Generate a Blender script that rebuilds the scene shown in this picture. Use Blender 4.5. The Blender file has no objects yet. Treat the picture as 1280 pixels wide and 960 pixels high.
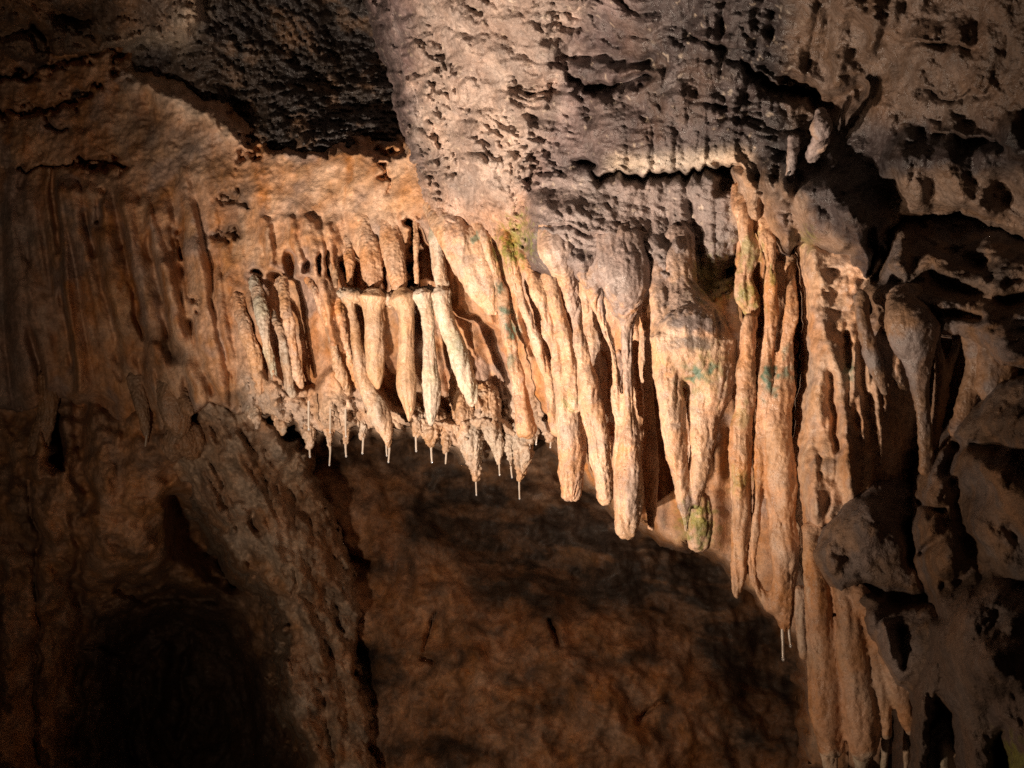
import bpy, math, random
import numpy as np
from mathutils import Vector, Euler

sc = bpy.context.scene
# ------------------------------------------------------------------ camera
FPX = 1230.0                       # focal length in pixels of the 1280 x 960 photograph
PITCH = math.radians(6.0)
CAM = np.array([0.0, 0.0, 1.55])
FW = np.array([0.0, math.cos(PITCH), math.sin(PITCH)])
RT = np.array([1.0, 0.0, 0.0])
UP = np.array([0.0, -math.sin(PITCH), math.cos(PITCH)])
cd = bpy.data.cameras.new('camera'); cam = bpy.data.objects.new('camera', cd)
sc.collection.objects.link(cam)
cam.location = CAM; cam.rotation_euler = (math.pi/2 + PITCH, 0, 0)
cd.sensor_width = 36.0; cd.lens = 36.0*FPX/1280.0
cd.clip_start = 0.05; cd.clip_end = 200
cd.dof.use_dof = True; cd.dof.focus_distance = 2.75; cd.dof.aperture_fstop = 7.0
sc.camera = cam

def W(u, v, d):
    """world point seen at photo pixel (u,v), d metres along the view axis"""
    u = np.asarray(u, float); v = np.asarray(v, float); d = np.asarray(d, float)
    a = (u-640.0)/FPX; b = (480.0-v)/FPX
    return CAM + d[..., None]*(FW + a[..., None]*RT + b[..., None]*UP)

# ------------------------------------------------------------------ light: no daylight reaches the cave; a show-cave floodlight and an added fill
w = bpy.data.worlds.new('World'); sc.world = w; w.use_nodes = True
w.node_tree.nodes['Background'].inputs[0].default_value = (1.0, 0.72, 0.5, 1)
w.node_tree.nodes['Background'].inputs[1].default_value = 0.006

def spot(name, at, aim, watts, size, blend, col, radius):
    l = bpy.data.lights.new(name, 'SPOT'); o = bpy.data.objects.new(name, l)
    sc.collection.objects.link(o)
    p = Vector(W(*at)); t = Vector(W(*aim)); o.location = p
    o.rotation_euler = (t-p).to_track_quat('-Z', 'Y').to_euler()
    l.energy = watts; l.spot_size = math.radians(size); l.spot_blend = blend
    l.color = col; l.shadow_soft_size = radius
    return o
# both low on the left, aimed up at the curtain; second is added fill
spot('cave_floodlight', (-448, 1142, 1.3), (640, 245, 2.65), 450, 78, 1.0, (1.0, 0.81, 0.64), 0.03)
spot('added_fill_spot', (-300, 1290, 1.2), (680, 440, 2.6), 60, 140, 1.0, (1.0, 0.72, 0.50), 0.05)  # unseen weak wide spot, added to lift the dim surroundings

vs = sc.view_settings
vs.view_transform = 'Standard'; vs.look = 'None'; vs.exposure = 0.0; vs.gamma = 1.0
sc.cycles.use_denoising = False
sc.cycles.max_bounces = 6; sc.cycles.diffuse_bounces = 4

# ------------------------------------------------------------------ numpy noise
_rng = np.random.default_rng(7)
_perm = _rng.permutation(256).astype(np.int32); _perm = np.concatenate([_perm, _perm, _perm])
_g = _rng.normal(size=(256, 3)).astype(np.float32); _g /= np.linalg.norm(_g, axis=1)[:, None]

def perlin(p, f=1.0, off=0.0):
    """p (N,3); f scalar or 3-vector"""
    q = (np.asarray(p, np.float32)*np.asarray(f, np.float32) + np.float32(off))
    i = np.floor(q).astype(np.int32); r = q - i; i &= 255
    s = r*r*r*(r*(r*6-15)+10)
    out = 0
    for dx in (0, 1):
        wx = s[:, 0] if dx else 1-s[:, 0]
        hx = _perm[i[:, 0]+dx]
        for dy in (0, 1):
            wy = wx*(s[:, 1] if dy else 1-s[:, 1])
            hy = _perm[hx+i[:, 1]+dy]
            for dz in (0, 1):
                g = _g[_perm[hy+i[:, 2]+dz]]
                out = out + wy*(s[:, 2] if dz else 1-s[:, 2])*(
                    g[:, 0]*(r[:, 0]-dx)+g[:, 1]*(r[:, 1]-dy)+g[:, 2]*(r[:, 2]-dz))
    return out*1.5

def fbm(p, f, n=4, gain=0.5, off=0.0):
    t = 0; a = 1.0; f = np.asarray(f, np.float32)
    for k in range(n):
        t = t + a*perlin(p, f, off+k*17.3); a *= gain; f = f*2.03
    return t

def billow(p, f, n=3, gain=0.5, off=0.0):       # rounded lumps, sharp valleys; about -0.6..0.8
    t = 0; a = 1.0; f = np.asarray(f, np.float32)
    for k in range(n):
        t = t + a*(np.abs(perlin(p, f, off+k*31.7))*2-0.55); a *= gain; f = f*2.1
    return t

def sstep(a, b, x):
    t = np.clip((x-a)/(b-a), 0, 1); return t*t*(3-2*t)

def seg_dist(u, v, pts):
    """distance to a polyline and the position along it (0..n-1)"""
    best = np.full(u.shape, 1e9); tt = np.zeros(u.shape)
    for k in range(len(pts)-1):
        ax, ay = pts[k][:2]; bx, by = pts[k+1][:2]
        dx, dy = bx-ax, by-ay
        t = np.clip(((u-ax)*dx+(v-ay)*dy)/(dx*dx+dy*dy+1e-9), 0, 1)
        d = np.hypot(u-ax-t*dx, v-ay-t*dy); m = d < best
        best = np.where(m, d, best); tt = np.where(m, k+t, tt)
    return best, tt

def poly_sd(u, v, pts):
    """signed distance to a polygon, negative inside"""
    d, _ = seg_dist(u, v, list(pts)+[pts[0]])
    ins = np.zeros(u.shape, bool); n = len(pts)
    for k in range(n):
        x1, y1 = pts[k]; x2, y2 = pts[(k+1) % n]
        if y1 == y2: continue
        c = ((y1 > v) != (y2 > v)) & (u < (x2-x1)*(v-y1)/(y2-y1)+x1)
        ins ^= c
    return np.where(ins, -d, d)

def tps(ctrl):
    """thin-plate depth field through control points (u,v,depth)"""
    c = np.array(ctrl, float); x = c[:, :2]/500.0; n = len(c)
    def K(a, b):
        r2 = ((a[:, None, :]-b[None])**2).sum(-1); return 0.5*r2*np.log(r2+1e-12)
    A = np.zeros((n+3, n+3)); A[:n, :n] = K(x, x)+np.eye(n)*1e-3
    A[:n, n] = 1; A[:n, n+1:] = x; A[n, :n] = 1; A[n+1:, :n] = x.T
    sol = np.linalg.solve(A, np.concatenate([c[:, 2], np.zeros(3)]))
    def f(u, v):
        q = np.stack([u, v], -1)/500.0; out = np.empty(len(u))
        for s in range(0, len(u), 60000):
            qq = q[s:s+60000]
            out[s:s+60000] = K(qq, x)@sol[:n]+sol[n]+qq@sol[n+1:]
        return out
    return f

def project(P):
    r = P-CAM; d = r@FW
    return 640+FPX*(r@RT)/d, 480-FPX*(r@UP)/d, d

# ------------------------------------------------------------------ materials
def stone(name, bump=0.5, scale=1.0, rough=(0.5, 0.85), spec=0.35, mottle=0.35, wet=0.25):
    m = bpy.data.materials.new(name); m.use_nodes = True
    nt = m.node_tree; N = nt.nodes; L = nt.links; b = N['Principled BSDF']
    def nd(t, **k):
        n = N.new(t)
        for a, v in k.items(): setattr(n, a, v)
        return n
    geo = nd('ShaderNodeNewGeometry')
    at = nd('ShaderNodeAttribute', attribute_name='tint')
    def noise(sc_, det=6, ro=0.6):
        n = nd('ShaderNodeTexNoise'); n.inputs['Scale'].default_value = sc_*scale
        n.inputs['Detail'].default_value = det; n.inputs['Roughness'].default_value = ro
        L.new(geo.outputs['Position'], n.inputs['Vector']); return n
    n1 = noise(14); n2 = noise(70); n3 = noise(260, 3)
    def mr(src, a, c, d, e):
        n = nd('ShaderNodeMapRange'); n.inputs[1].default_value = a; n.inputs[2].default_value = c
        n.inputs[3].default_value = d; n.inputs[4].default_value = e
        L.new(src, n.inputs[0]); return n.outputs[0]
    def mul(a, c):
        n = nd('ShaderNodeMath', operation='MULTIPLY'); L.new(a, n.inputs[0]); L.new(c, n.inputs[1]); return n.outputs[0]
    var = mul(mul(mr(n1.outputs[0], 0.3, 0.7, 1-mottle, 1+mottle*0.8), mr(n2.outputs[0], 0.3, 0.7, 1-mottle*0.8, 1+mottle*0.6)),
              mr(n3.outputs[0], 0.3, 0.7, 0.8, 1.16))
    vm = nd('ShaderNodeVectorMath', operation='SCALE')
    L.new(at.outputs['Color'], vm.inputs[0]); L.new(var, vm.inputs['Scale'])
    # a slight drift of hue between rusty and pale calcite
    hs = nd('ShaderNodeHueSaturation'); L.new(vm.outputs[0], hs.inputs['Color'])
    n4 = noise(9, 4); L.new(mr(n4.outputs[0], 0.3, 0.7, 0.8, 1.2), hs.inputs['Saturation'])
    L.new(hs.outputs[0], b.inputs['Base Color'])
    L.new(mr(n2.outputs[0], 0.35, 0.65, rough[0], rough[1]), b.inputs['Roughness'])
    b.inputs['Specular IOR Level'].default_value = spec
    bp = nd('ShaderNodeBump'); bp.inputs['Strength'].default_value = bump; bp.inputs['Distance'].default_value = 0.008
    ad = nd('ShaderNodeMath', operation='ADD'); L.new(n2.outputs[0], ad.inputs[0]); L.new(mr(n3.outputs[0], 0, 1, 0, 0.5), ad.inputs[1])
    L.new(ad.outputs[0], bp.inputs['Height']); L.new(bp.outputs[0], b.inputs['Normal']); L.new(bp.outputs[0], b.inputs['Coat Normal'])
    L.new(mr(n1.outputs[0], 0.45, 0.65, 0.0, wet), b.inputs['Coat Weight']); b.inputs['Coat Roughness'].default_value = 0.22
    return m
M_WALL = stone('flowstone_wall', 0.55)
M_CEIL = stone('rough_limestone', 0.7, rough=(0.28, 0.75), spec=0.5)
M_STAL = stone('dripstone', 0.45, rough=(0.3, 0.75), spec=0.5, mottle=0.3)
M_DEEP = stone('cavern_rock', 0.45, mottle=0.45)
M_FORE = stone('smooth_flowstone', 0.9, rough=(0.45, 0.8), mottle=0.3)

def straw_mat():
    m = bpy.data.materials.new('calcite_straw'); m.use_nodes = True
    N = m.node_tree.nodes; L = m.node_tree.links; b = N['Principled BSDF']
    n = N.new('ShaderNodeTexNoise'); n.inputs['Scale'].default_value = 120
    r = N.new('ShaderNodeValToRGB'); r.color_ramp.elements[0].color = (0.34, 0.27, 0.21, 1); r.color_ramp.elements[1].color = (0.6, 0.53, 0.46, 1)
    L.new(n.outputs[0], r.inputs[0]); L.new(r.outputs[0], b.inputs['Base Color'])
    b.inputs['Roughness'].default_value = 0.25; b.inputs['Specular IOR Level'].default_value = 0.7
    return m
def water_mat():
    m = bpy.data.materials.new('water_drop'); m.use_nodes = True
    N = m.node_tree.nodes; b = N['Principled BSDF']
    b.inputs['Base Color'].default_value = (0.9, 0.9, 0.9, 1); b.inputs['Roughness'].default_value = 0.05
    b.inputs['Transmission Weight'].default_value = 0.6; b.inputs['IOR'].default_value = 1.33
    return m
M_STRAW = straw_mat(); M_WATER = water_mat()

# albedo palette (linear)
ORANGE = np.array([0.45, 0.25, 0.14]); BUFF = np.array([0.52, 0.33, 0.21]); PALE = np.array([0.58, 0.47, 0.37])
RUST = np.array([0.36, 0.16, 0.065]); GREY = np.array([0.19, 0.147, 0.138]); GREYB = np.array([0.30, 0.235, 0.215])
DARK = np.array([0.035, 0.027, 0.022]); BROWN = np.array([0.21, 0.125, 0.075]); ALGAE = np.array([0.20, 0.21, 0.045])
TEAL = np.array([0.05, 0.15, 0.11]); UMBER = np.array([0.13, 0.085, 0.06])

def mix(a, b, t):
    return a*(1-t[:, None])+b*t[:, None]

# lamp-flora: green patches on the stone, (u, v, radius px, colour, strength)
GREEN = [(645, 298, 20, ALGAE, .75), (634, 318, 14, ALGAE, .5), (890, 352, 22, ALGAE, .6), (932, 372, 15, ALGAE, .7), (938, 315, 15, ALGAE, .6),
         (965, 345, 9, ALGAE, .5), (1010, 300, 10, ALGAE, .4), (873, 655, 20, ALGAE, .8), (880, 470, 22, ALGAE, .45), (872, 468, 8, TEAL, .8),
         (888, 460, 5, TEAL, .8), (964, 470, 9, TEAL, .85), (962, 490, 8, TEAL, .6), (982, 465, 9, TEAL, .7), (985, 440, 7, TEAL, .5),
         (1060, 462, 6, TEAL, .7), (1063, 475, 5, TEAL, .5), (635, 390, 8, TEAL, .8), (624, 360, 5, TEAL, .7), (641, 415, 9, TEAL, .8), (640, 450, 8, TEAL, .5),
         (594, 296, 5, TEAL, .7), (712, 505, 9, ALGAE, .6), (925, 600, 12, ALGAE, .4), (928, 520, 10, ALGAE, .35), (565, 425, 14, ALGAE, .3), (540, 470, 12, ALGAE, .25),
         (1265, 950, 18, ALGAE, .7)]
def flora(c, P):
    u, v, d = project(P)
    k = fbm(P, 55, 2, off=5)
    for gu, gv, r, g, s in GREEN:
        q = np.hypot(u-gu, (v-gv)*.8)/r+k*1.3
        m = s*(1-sstep(0.1, 1.5, q))*(d < 2.95)
        if m.max() > 0.01: c = mix(c, g, m)
    return c

# ------------------------------------------------------------------ object helpers
def link_mesh(name, verts, faces, mat, tint=None, smooth=True, parent=None):
    me = bpy.data.meshes.new(name)
    faces = np.asarray(faces, np.int32); k = faces.shape[1]
    me.vertices.add(len(verts)); me.vertices.foreach_set('co', np.ascontiguousarray(verts, np.float32).ravel())
    me.loops.add(faces.size); me.loops.foreach_set('vertex_index', faces.ravel())
    me.polygons.add(len(faces)); me.polygons.foreach_set('loop_start', np.arange(0, faces.size, k, dtype=np.int32))
    me.polygons.foreach_set('use_smooth', np.full(len(faces), smooth))
    me.update(calc_edges=True)
    if tint is not None:
        a = me.attributes.new('tint', 'FLOAT_COLOR', 'POINT')
        a.data.foreach_set('color', np.concatenate([np.clip(tint, 0.004, 0.9), np.ones((len(tint), 1))], 1).astype(np.float32).ravel())
    me.materials.append(mat)
    o = bpy.data.objects.new(name, me); sc.collection.objects.link(o)
    if parent is not None: o.parent = parent
    return o

def axis(a, b, step, lo, hi, coarse=10):
    """fine between lo and hi, coarse outside"""
    s = []
    if a < lo: s.append(np.arange(a, lo, coarse))
    s.append(np.arange(max(a, lo), min(b, hi), step))
    if b > hi: s.append(np.arange(hi, b+coarse, coarse))
    return np.concatenate(s)

def relief(name, us, vs_, fn, mat, cut=None):
    U, V = np.meshgrid(us, vs_); u = U.ravel(); v = V.ravel()
    D, tint, keep = fn(u, v)
    P = W(u, v, D)
    nx, ny = len(us), len(vs_)
    i = np.arange(nx*ny).reshape(ny, nx)
    F = np.stack([i[:-1, :-1], i[1:, :-1], i[1:, 1:], i[:-1, 1:]], -1).reshape(-1, 4)
    if keep is not None:
        F = F[keep[F].any(1)]
        used = np.zeros(nx*ny, bool); used[F] = True
        remap = np.cumsum(used)-1; F = remap[F]; P = P[used]; tint = tint[used]
    o = link_mesh(name, P, F, mat, tint)
    o['kind'] = 'structure'
    return o

def stroke(u, v, D, pts, w, h, sharp=1.0):
    """raise (h<0 towards the camera) or cut (h>0) a soft band along a polyline; per-point widths allowed"""
    p = np.array(pts, float); lo = p[:, :2].min(0)-3*np.max(w)-4; hi = p[:, :2].max(0)+3*np.max(w)+4
    m = (u > lo[0]) & (u < hi[0]) & (v > lo[1]) & (v < hi[1])
    if not m.any(): return
    d, t = seg_dist(u[m], v[m], pts)
    ww = np.interp(t, np.arange(len(pts)), np.broadcast_to(w, len(pts)))
    D[m] += h*np.exp(-(d/ww)**(2*sharp))

def ledge(u, v, D, line, h, fall, lip=4.0):
    """an overhanging lip: the rock above the line stands proud by h and breaks off at it"""
    x = np.array(line, float); vl = np.interp(u, x[:, 0], x[:, 1])
    t = vl-v
    win = sstep(x[0, 0], x[0, 0]+14, u)*(1-sstep(x[-1, 0]-14, x[-1, 0], u))
    D -= h*sstep(-lip*0.5, lip, t)*np.exp(-np.maximum(t, 0)/fall)*win

def undercut(u, v, D, line, dep, tall, lift=.03, rise=50):
    """a dark gap under a drip edge: the rock above swells gently out to the line, the gap below it runs back"""
    x = np.array(line, float); t = v-np.interp(u, x[:, 0], x[:, 1])
    win = sstep(x[0, 0], x[0, 0]+18, u)*(1-sstep(x[-1, 0]-18, x[-1, 0], u))
    D -= lift*win*np.exp(-np.maximum(-t, 0)/rise)*(1-sstep(0, 4, t))
    D += dep*win*sstep(-.5, 3, t)*np.exp(-(np.maximum(t, 0)/tall)**2)

def vstep(u, v, D, line, h, fall, lip=4.0):
    """edge of an overlapping curtain: proud on the right of the line, breaking off to its left"""
    x = np.array(line, float); ul = np.interp(v, x[:, 1], x[:, 0]); t = u-ul
    win = sstep(x[0, 1], x[0, 1]+25, v)*(1-sstep(x[-1, 1]-20, x[-1, 1], v))
    D -= h*sstep(-lip*.5, lip, t)*np.exp(-np.maximum(t, 0)/fall)*win

def warp(u, v, amp, size, seed):
    q = np.stack([u/size, v/size, np.full(u.shape, seed)], -1)
    return u+amp*fbm(q, 1.0, 3, off=seed), v+amp*fbm(q, 1.0, 3, off=seed+50)

# ================================================================== THE ROCK ENVELOPE
# ---- flowstone wall on the left and behind the dripstone curtain
wall_base = tps([(-250, 100, 3.7), (-250, 600, 3.75), (0, 150, 3.55), (0, 500, 3.55), (150, 100, 3.45), (150, 350, 3.35), (150, 560, 3.45),
                 (330, 210, 3.22), (300, 420, 3.12), (300, 540, 3.16), (430, 200, 3.12), (450, 290, 3.04), (450, 480, 3.06), (450, 560, 3.1),
                 (540, 220, 2.98), (600, 420, 2.98), (620, 560, 3.02), (720, 350, 2.86), (720, 600, 2.98), (850, 500, 2.88), (900, 700, 2.9), (1000, 500, 2.75),
                 (1050, 800, 2.6), (1200, 600, 2.4), (250, 60, 3.4), (1000, 300, 2.6), (500, 60, 3.1)])
wall_poly = [(-300, 40), (0, 62), (60, 74), (138, 70), (150, 105), (215, 120), (262, 150), (300, 182), (340, 196), (400, 196), (450, 194), (505, 200), (560, 150), (1100, 200),
             (1260, 500), (1100, 960), (1010, 960), (1003, 800), (960, 755), (900, 690), (830, 672), (790, 640), (735, 600), (695, 552),
             (665, 548), (640, 575), (612, 575), (590, 582), (560, 562), (535, 556), (505, 545), (485, 552), (455, 546), (430, 552), (410, 556), (388, 556), (368, 540),
             (352, 538), (336, 528), (321, 534), (300, 520), (282, 505), (262, 502), (238, 520), (215, 548), (196, 540), (180, 520), (150, 530), (120, 510), (90, 496), (60, 505), (-300, 530)]
wall_poly = [(a, b-13 if (300 < a < 700 and b > 500) else b) for a, b in wall_poly]
def wall_fn(u, v):
    D = wall_base(u, v)
    uu, vv = warp(u, v, 7, 34, 3.0)
    P = W(u, v, D)
    # vertical flutes, leaning with the slope of the drip (top left to bottom right)
    lean = np.interp(u, [0, 250, 600, 900], [0.13, 0.2, 0.2, 0.0])
    s = (u-lean*(v-300))
    s = s+9*fbm(np.stack([u/110, v/330, u*0], -1), 1.0, 3, .5, 15)
    q = np.stack([s/1000, v/1000, np.full(u.shape, .5)], -1)
    low = sstep(190, 300, v)*(1-0.55*sstep(300, 330, u)*(1-sstep(300, 360, v)))
    fl = billow(q, (17, .9, 1), 2, 0.5, 1.0)
    fl2 = billow(q, (46, 3.2, 1), 2, 0.5, 9.0)*sstep(-.5, .4, fbm(P, 6, 2, .5, 17))
    D -= (np.interp(u, [250, 330], [.085, .05])*fl+0.018*fl2)*low
    # rough broken limestone above the flutes
    up = 1-low
    rgh = 1-.75*sstep(320, 380, u)*sstep(185, 205, v)
    D -= up*rgh*(0.035*fbm(P, 7, 4, .5, 2)+0.007*billow(P, (25, 25, 40), 3, .5, 4))
    D -= 0.011*fbm(P, 17, 4, .5, 6)+0.0022*billow(P, 75, 2, .5, 8)*sstep(-.2, .3, fbm(P, 8, 2, .5, 18))
    # popcorn crust along the lower fringe
    edge = np.interp(u, [0, 200, 300, 390, 560, 650], [495, 525, 505, 540, 545, 540])
    crust = sstep(-75, -20, v-edge)*sstep(270, 310, u)*(1-sstep(680, 720, u))
    D -= crust*(0.022*billow(P, 26, 3, .6, 12)+.03*fbm(P*[1, 1, .5], 11, 2, .5, 14)+0.012)
    # overlapping curtain edges seen one by one on the left
    u2, v2 = warp(u, v, 8, 90, 5.0); brk = sstep(-.25, .3, fbm(np.stack([u/45, v/80, u*0], -1), 1.0, 3, .5, 19))
    for pts, h, fall in [([(62, 215), (76, 330), (88, 430), (92, 505)], .10, 34), ([(100, 215), (118, 300), (140, 400), (150, 470)], .05, 16), ([(140, 230), (160, 310), (172, 400), (186, 450), (196, 530)], .07, 26),
                         ([(176, 245), (190, 300), (206, 380), (222, 440)], .06, 20), ([(218, 285), (236, 350), (252, 430), (270, 500)], .05, 24), ([(262, 330), (275, 400), (288, 460), (296, 512)], .045, 16),
                         ([(20, 230), (30, 330), (42, 420), (50, 500)], .06, 22), ([(300, 360), (318, 420), (334, 480), (345, 520)], .04, 18), ([(118, 225), (124, 250), (128, 280)], .05, 12),
                         ([(172, 440), (182, 480), (190, 530)], .05, 14), ([(228, 440), (240, 480), (246, 520)], .05, 18)]:
        vstep(u2, v2, D, pts, h*1.15, fall, 8)
        g0 = D.copy(); stroke(u2, v2, D, [(a-3, b) for a, b in pts], 4.5+3*np.abs(np.sin(np.arange(len(pts))*2.3+h*90)), .06, .8); D[:] = g0+(D-g0)*brk
    for pts, wd, h in [([(196, 436), (214, 470), (232, 520)], [10, 14, 12], -.045), ([(330, 470), (345, 500), (352, 535)], [8, 9, 6], -.03), ([(45, 225), (60, 330), (72, 500)], [22, 26, 24], -.03),
                       ([(128, 240), (122, 275)], [5, 3], .05), ([(222, 292), (229, 320)], [4, 3], .06), ([(205, 330), (225, 420)], [8, 10], -.03)]:
        stroke(uu, vv, D, pts, wd, h, 1.2)
    # bedding cracks and pockets
    u3, v3 = warp(u, v, 11, 15, 7.0)
    for pts, wd, h in [([(0, 98), (38, 90), (75, 78), (110, 72)], [4, 5, 5, 4], .14), ([(0, 142), (60, 137), (92, 124), (125, 105)], [3.5, 5, 6, 3], .13),
                       ([(20, 211), (60, 205), (100, 203)], [2, 3.5, 3], .08), ([(106, 206), (130, 205), (153, 207)], [6, 8, 6], .16), ([(60, 150), (78, 162)], [5, 4], .08),
                       ([(280, 248), (298, 245)], [5, 5], .07), ([(278, 292), (292, 294)], [7, 6], .08), ([(302, 255), (308, 258)], [4, 4], .07),
                       ([(308, 172), (316, 176)], [6, 6], .1), ([(328, 147), (334, 152)], [7, 7], .12), ([(340, 184), (350, 188)], [4, 5], .08), ([(300, 196), (322, 192)], [4, 4], .08),
                       ([(290, 125), (300, 140)], [5, 4], .09), ([(240, 372), (244, 381)], [5, 4], .08), ([(478, 190), (484, 194)], [8, 7], .1), ([(482, 212), (486, 232)], [4, 3.5], .08),
                       ([(518, 275), (516, 320), (515, 365)], [5, 5, 5], .2), ([(142, 68), (147, 98)], [5, 4], .12)]:
        stroke(u3, v3, D, pts, wd, h*.8, .9)
    # smooth pale shoulder
    stroke(uu, vv, D, [(160, 92), (210, 118), (265, 140), (290, 160)], [14, 20, 22, 16], -.07)
    # recess behind the broken columns, and the rows of hollows above the shelf
    for poly, dep, soft in [([(424, 330), (446, 322), (470, 330), (500, 322), (515, 290), (528, 285), (550, 330), (558, 372), (596, 470), (588, 520), (545, 530), (480, 505), (446, 470), (432, 400)], .2, 10),
                            ([(312, 350), (345, 340), (388, 348), (402, 370), (412, 400), (416, 455), (395, 492), (360, 490), (340, 455), (322, 390)], .09, 9),
                            ([(560, 380), (600, 395), (622, 410), (640, 470), (655, 540), (600, 520), (585, 460)], .09, 12)]:
        sd = poly_sd(uu, vv, poly); D += dep*(1-sstep(-soft, 3, sd))
    for cu, cv, r1, r2 in [(362, 330, 7, 14), (384, 332, 5, 12), (398, 330, 3.5, 12), (412, 332, 3.5, 14), (432, 338, 4, 14), (322, 342, 7, 4), (480, 345, 3.5, 20), (344, 344, 9, 5)]:
        q2 = ((uu-cu)/r1)**2+((vv-cv)/r2)**2; D += .1*np.exp(-q2**2)
    # drip-rounded ends above the shelf
    for x, y in [(340, 322), (372, 318), (392, 322), (405, 326), (420, 330)]:
        stroke(uu, vv, D, [(x-10, y-45), (x-4, y-15), (x, y+8)], [7, 7, 5], -.035, 1.2)
    sd = poly_sd(*warp(u, v, 9, 22, 8.0), wall_poly)
    D += np.where(sd > 0, np.where(v > 420, .075, np.where(u < 335, .005, .009))*sd, 0)+0.02*np.exp(-np.maximum(-sd, 0)/6)*(v > 480)
    # colour of the stone itself
    P = W(u, v, D)
    n = fbm(P, 5, 4, .55, 20); n2 = fbm(P*[1, 1, .25], 14, 3, .5, 25)
    c = mix(np.tile(ORANGE, (len(u), 1)), BUFF, sstep(-.15, .5, n))
    c = mix(c, RUST, 0.75*sstep(.05, .5, n2))
    c = mix(c, GREYB, 0.55*sstep(0.15, .55, fbm(P, 7, 3, .5, 31)))
    c = mix(c, PALE*.75, 0.5*crust)
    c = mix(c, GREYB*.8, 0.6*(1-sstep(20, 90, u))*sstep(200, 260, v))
    # dark weathered band on the upper left, pale worn shoulder
    a, b = warp(u, v, 16, 40, 6.0)
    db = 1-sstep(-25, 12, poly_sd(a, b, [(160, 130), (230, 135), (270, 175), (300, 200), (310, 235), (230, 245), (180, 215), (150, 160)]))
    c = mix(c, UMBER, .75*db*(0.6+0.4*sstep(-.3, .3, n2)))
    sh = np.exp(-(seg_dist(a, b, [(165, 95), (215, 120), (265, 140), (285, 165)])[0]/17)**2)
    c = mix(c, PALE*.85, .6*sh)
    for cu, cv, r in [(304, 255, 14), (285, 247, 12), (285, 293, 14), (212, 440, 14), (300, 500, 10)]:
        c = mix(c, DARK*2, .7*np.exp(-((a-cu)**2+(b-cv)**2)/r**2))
    c = flora(c, P)
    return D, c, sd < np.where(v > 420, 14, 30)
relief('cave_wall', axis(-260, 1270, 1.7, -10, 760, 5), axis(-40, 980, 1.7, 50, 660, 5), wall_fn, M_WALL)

# ---- dark recess in the roof at the upper left, with the fractured blocks in the corner
rec_base = tps([(-300, -200, 2.7), (0, -200, 2.75), (300, -200, 2.9), (600, -200, 2.9), (-300, 100, 3.7), (0, 60, 3.6), (150, 60, 3.55), (250, 40, 3.36), (250, 120, 3.4), (310, 165, 3.42), (360, 60, 3.55),
                (350, 190, 3.3), (390, 130, 3.42), (420, 60, 3.66), (450, 130, 3.44), (460, 0, 3.66), (460, 190, 3.2), (400, 192, 3.22), (560, 60, 3.7), (560, 215, 3.2), (340, 262, 3.5), (420, 262, 3.5), (500, 262, 3.5), (600, 262, 3.5), (200, 250, 3.5), (-300, 300, 3.85)])
def rec_fn(u, v):
    D = rec_base(u, v); P = W(u, v, D); uu, vv = warp(u, v, 9, 36, 13.0)
    D -= 0.07*fbm(P, 4, 3, .5, 40)+0.03*billow(P, (16, 16, 26), 3, .55, 42)+0.012*billow(P, 60, 2, .5, 44)
    blk = poly_sd(uu, vv, [(-300, -300), (262, -300), (255, 20), (235, 50), (190, 52), (140, 70), (60, 78), (-300, 100)])
    D -= .16*(1-sstep(-14, 3, blk))
    for pts, wd, h in [([(40, 30), (60, 50), (70, 72)], [5, 6, 5], .12), ([(70, 22), (105, 26)], [8, 8], .1), ([(0, 40), (40, 40), (50, 60)], [10, 10, 8], .1),
                       ([(120, 66), (180, 48), (215, 46)], [5, 4, 3], -.05)]:
        stroke(uu, vv, D, pts, wd, h, 1.4)
    pass
    P = W(u, v, D); n = fbm(P, 6, 4, .55, 46)
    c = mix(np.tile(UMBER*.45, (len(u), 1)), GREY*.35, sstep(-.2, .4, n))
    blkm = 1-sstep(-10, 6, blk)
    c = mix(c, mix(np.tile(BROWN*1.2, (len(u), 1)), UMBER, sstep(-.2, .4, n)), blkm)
    c = c*(1-.55*sstep(225, 300, u))[:, None]  # shade of the recess painted into the stone, deeper to the right
    tip = np.exp(-(seg_dist(uu, vv, [(140, 66), (190, 48), (220, 50), (250, 10)])[0]/14)**2)
    c = mix(c, PALE*.85, .7*tip)
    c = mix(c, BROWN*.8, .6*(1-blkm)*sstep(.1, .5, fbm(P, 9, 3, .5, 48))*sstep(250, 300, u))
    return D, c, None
relief('cave_roof_recess', axis(-320, 620, 2.0, -10, 540, 6), axis(-260, 232, 2.0, -10, 215, 6), rec_fn, M_CEIL)

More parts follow.
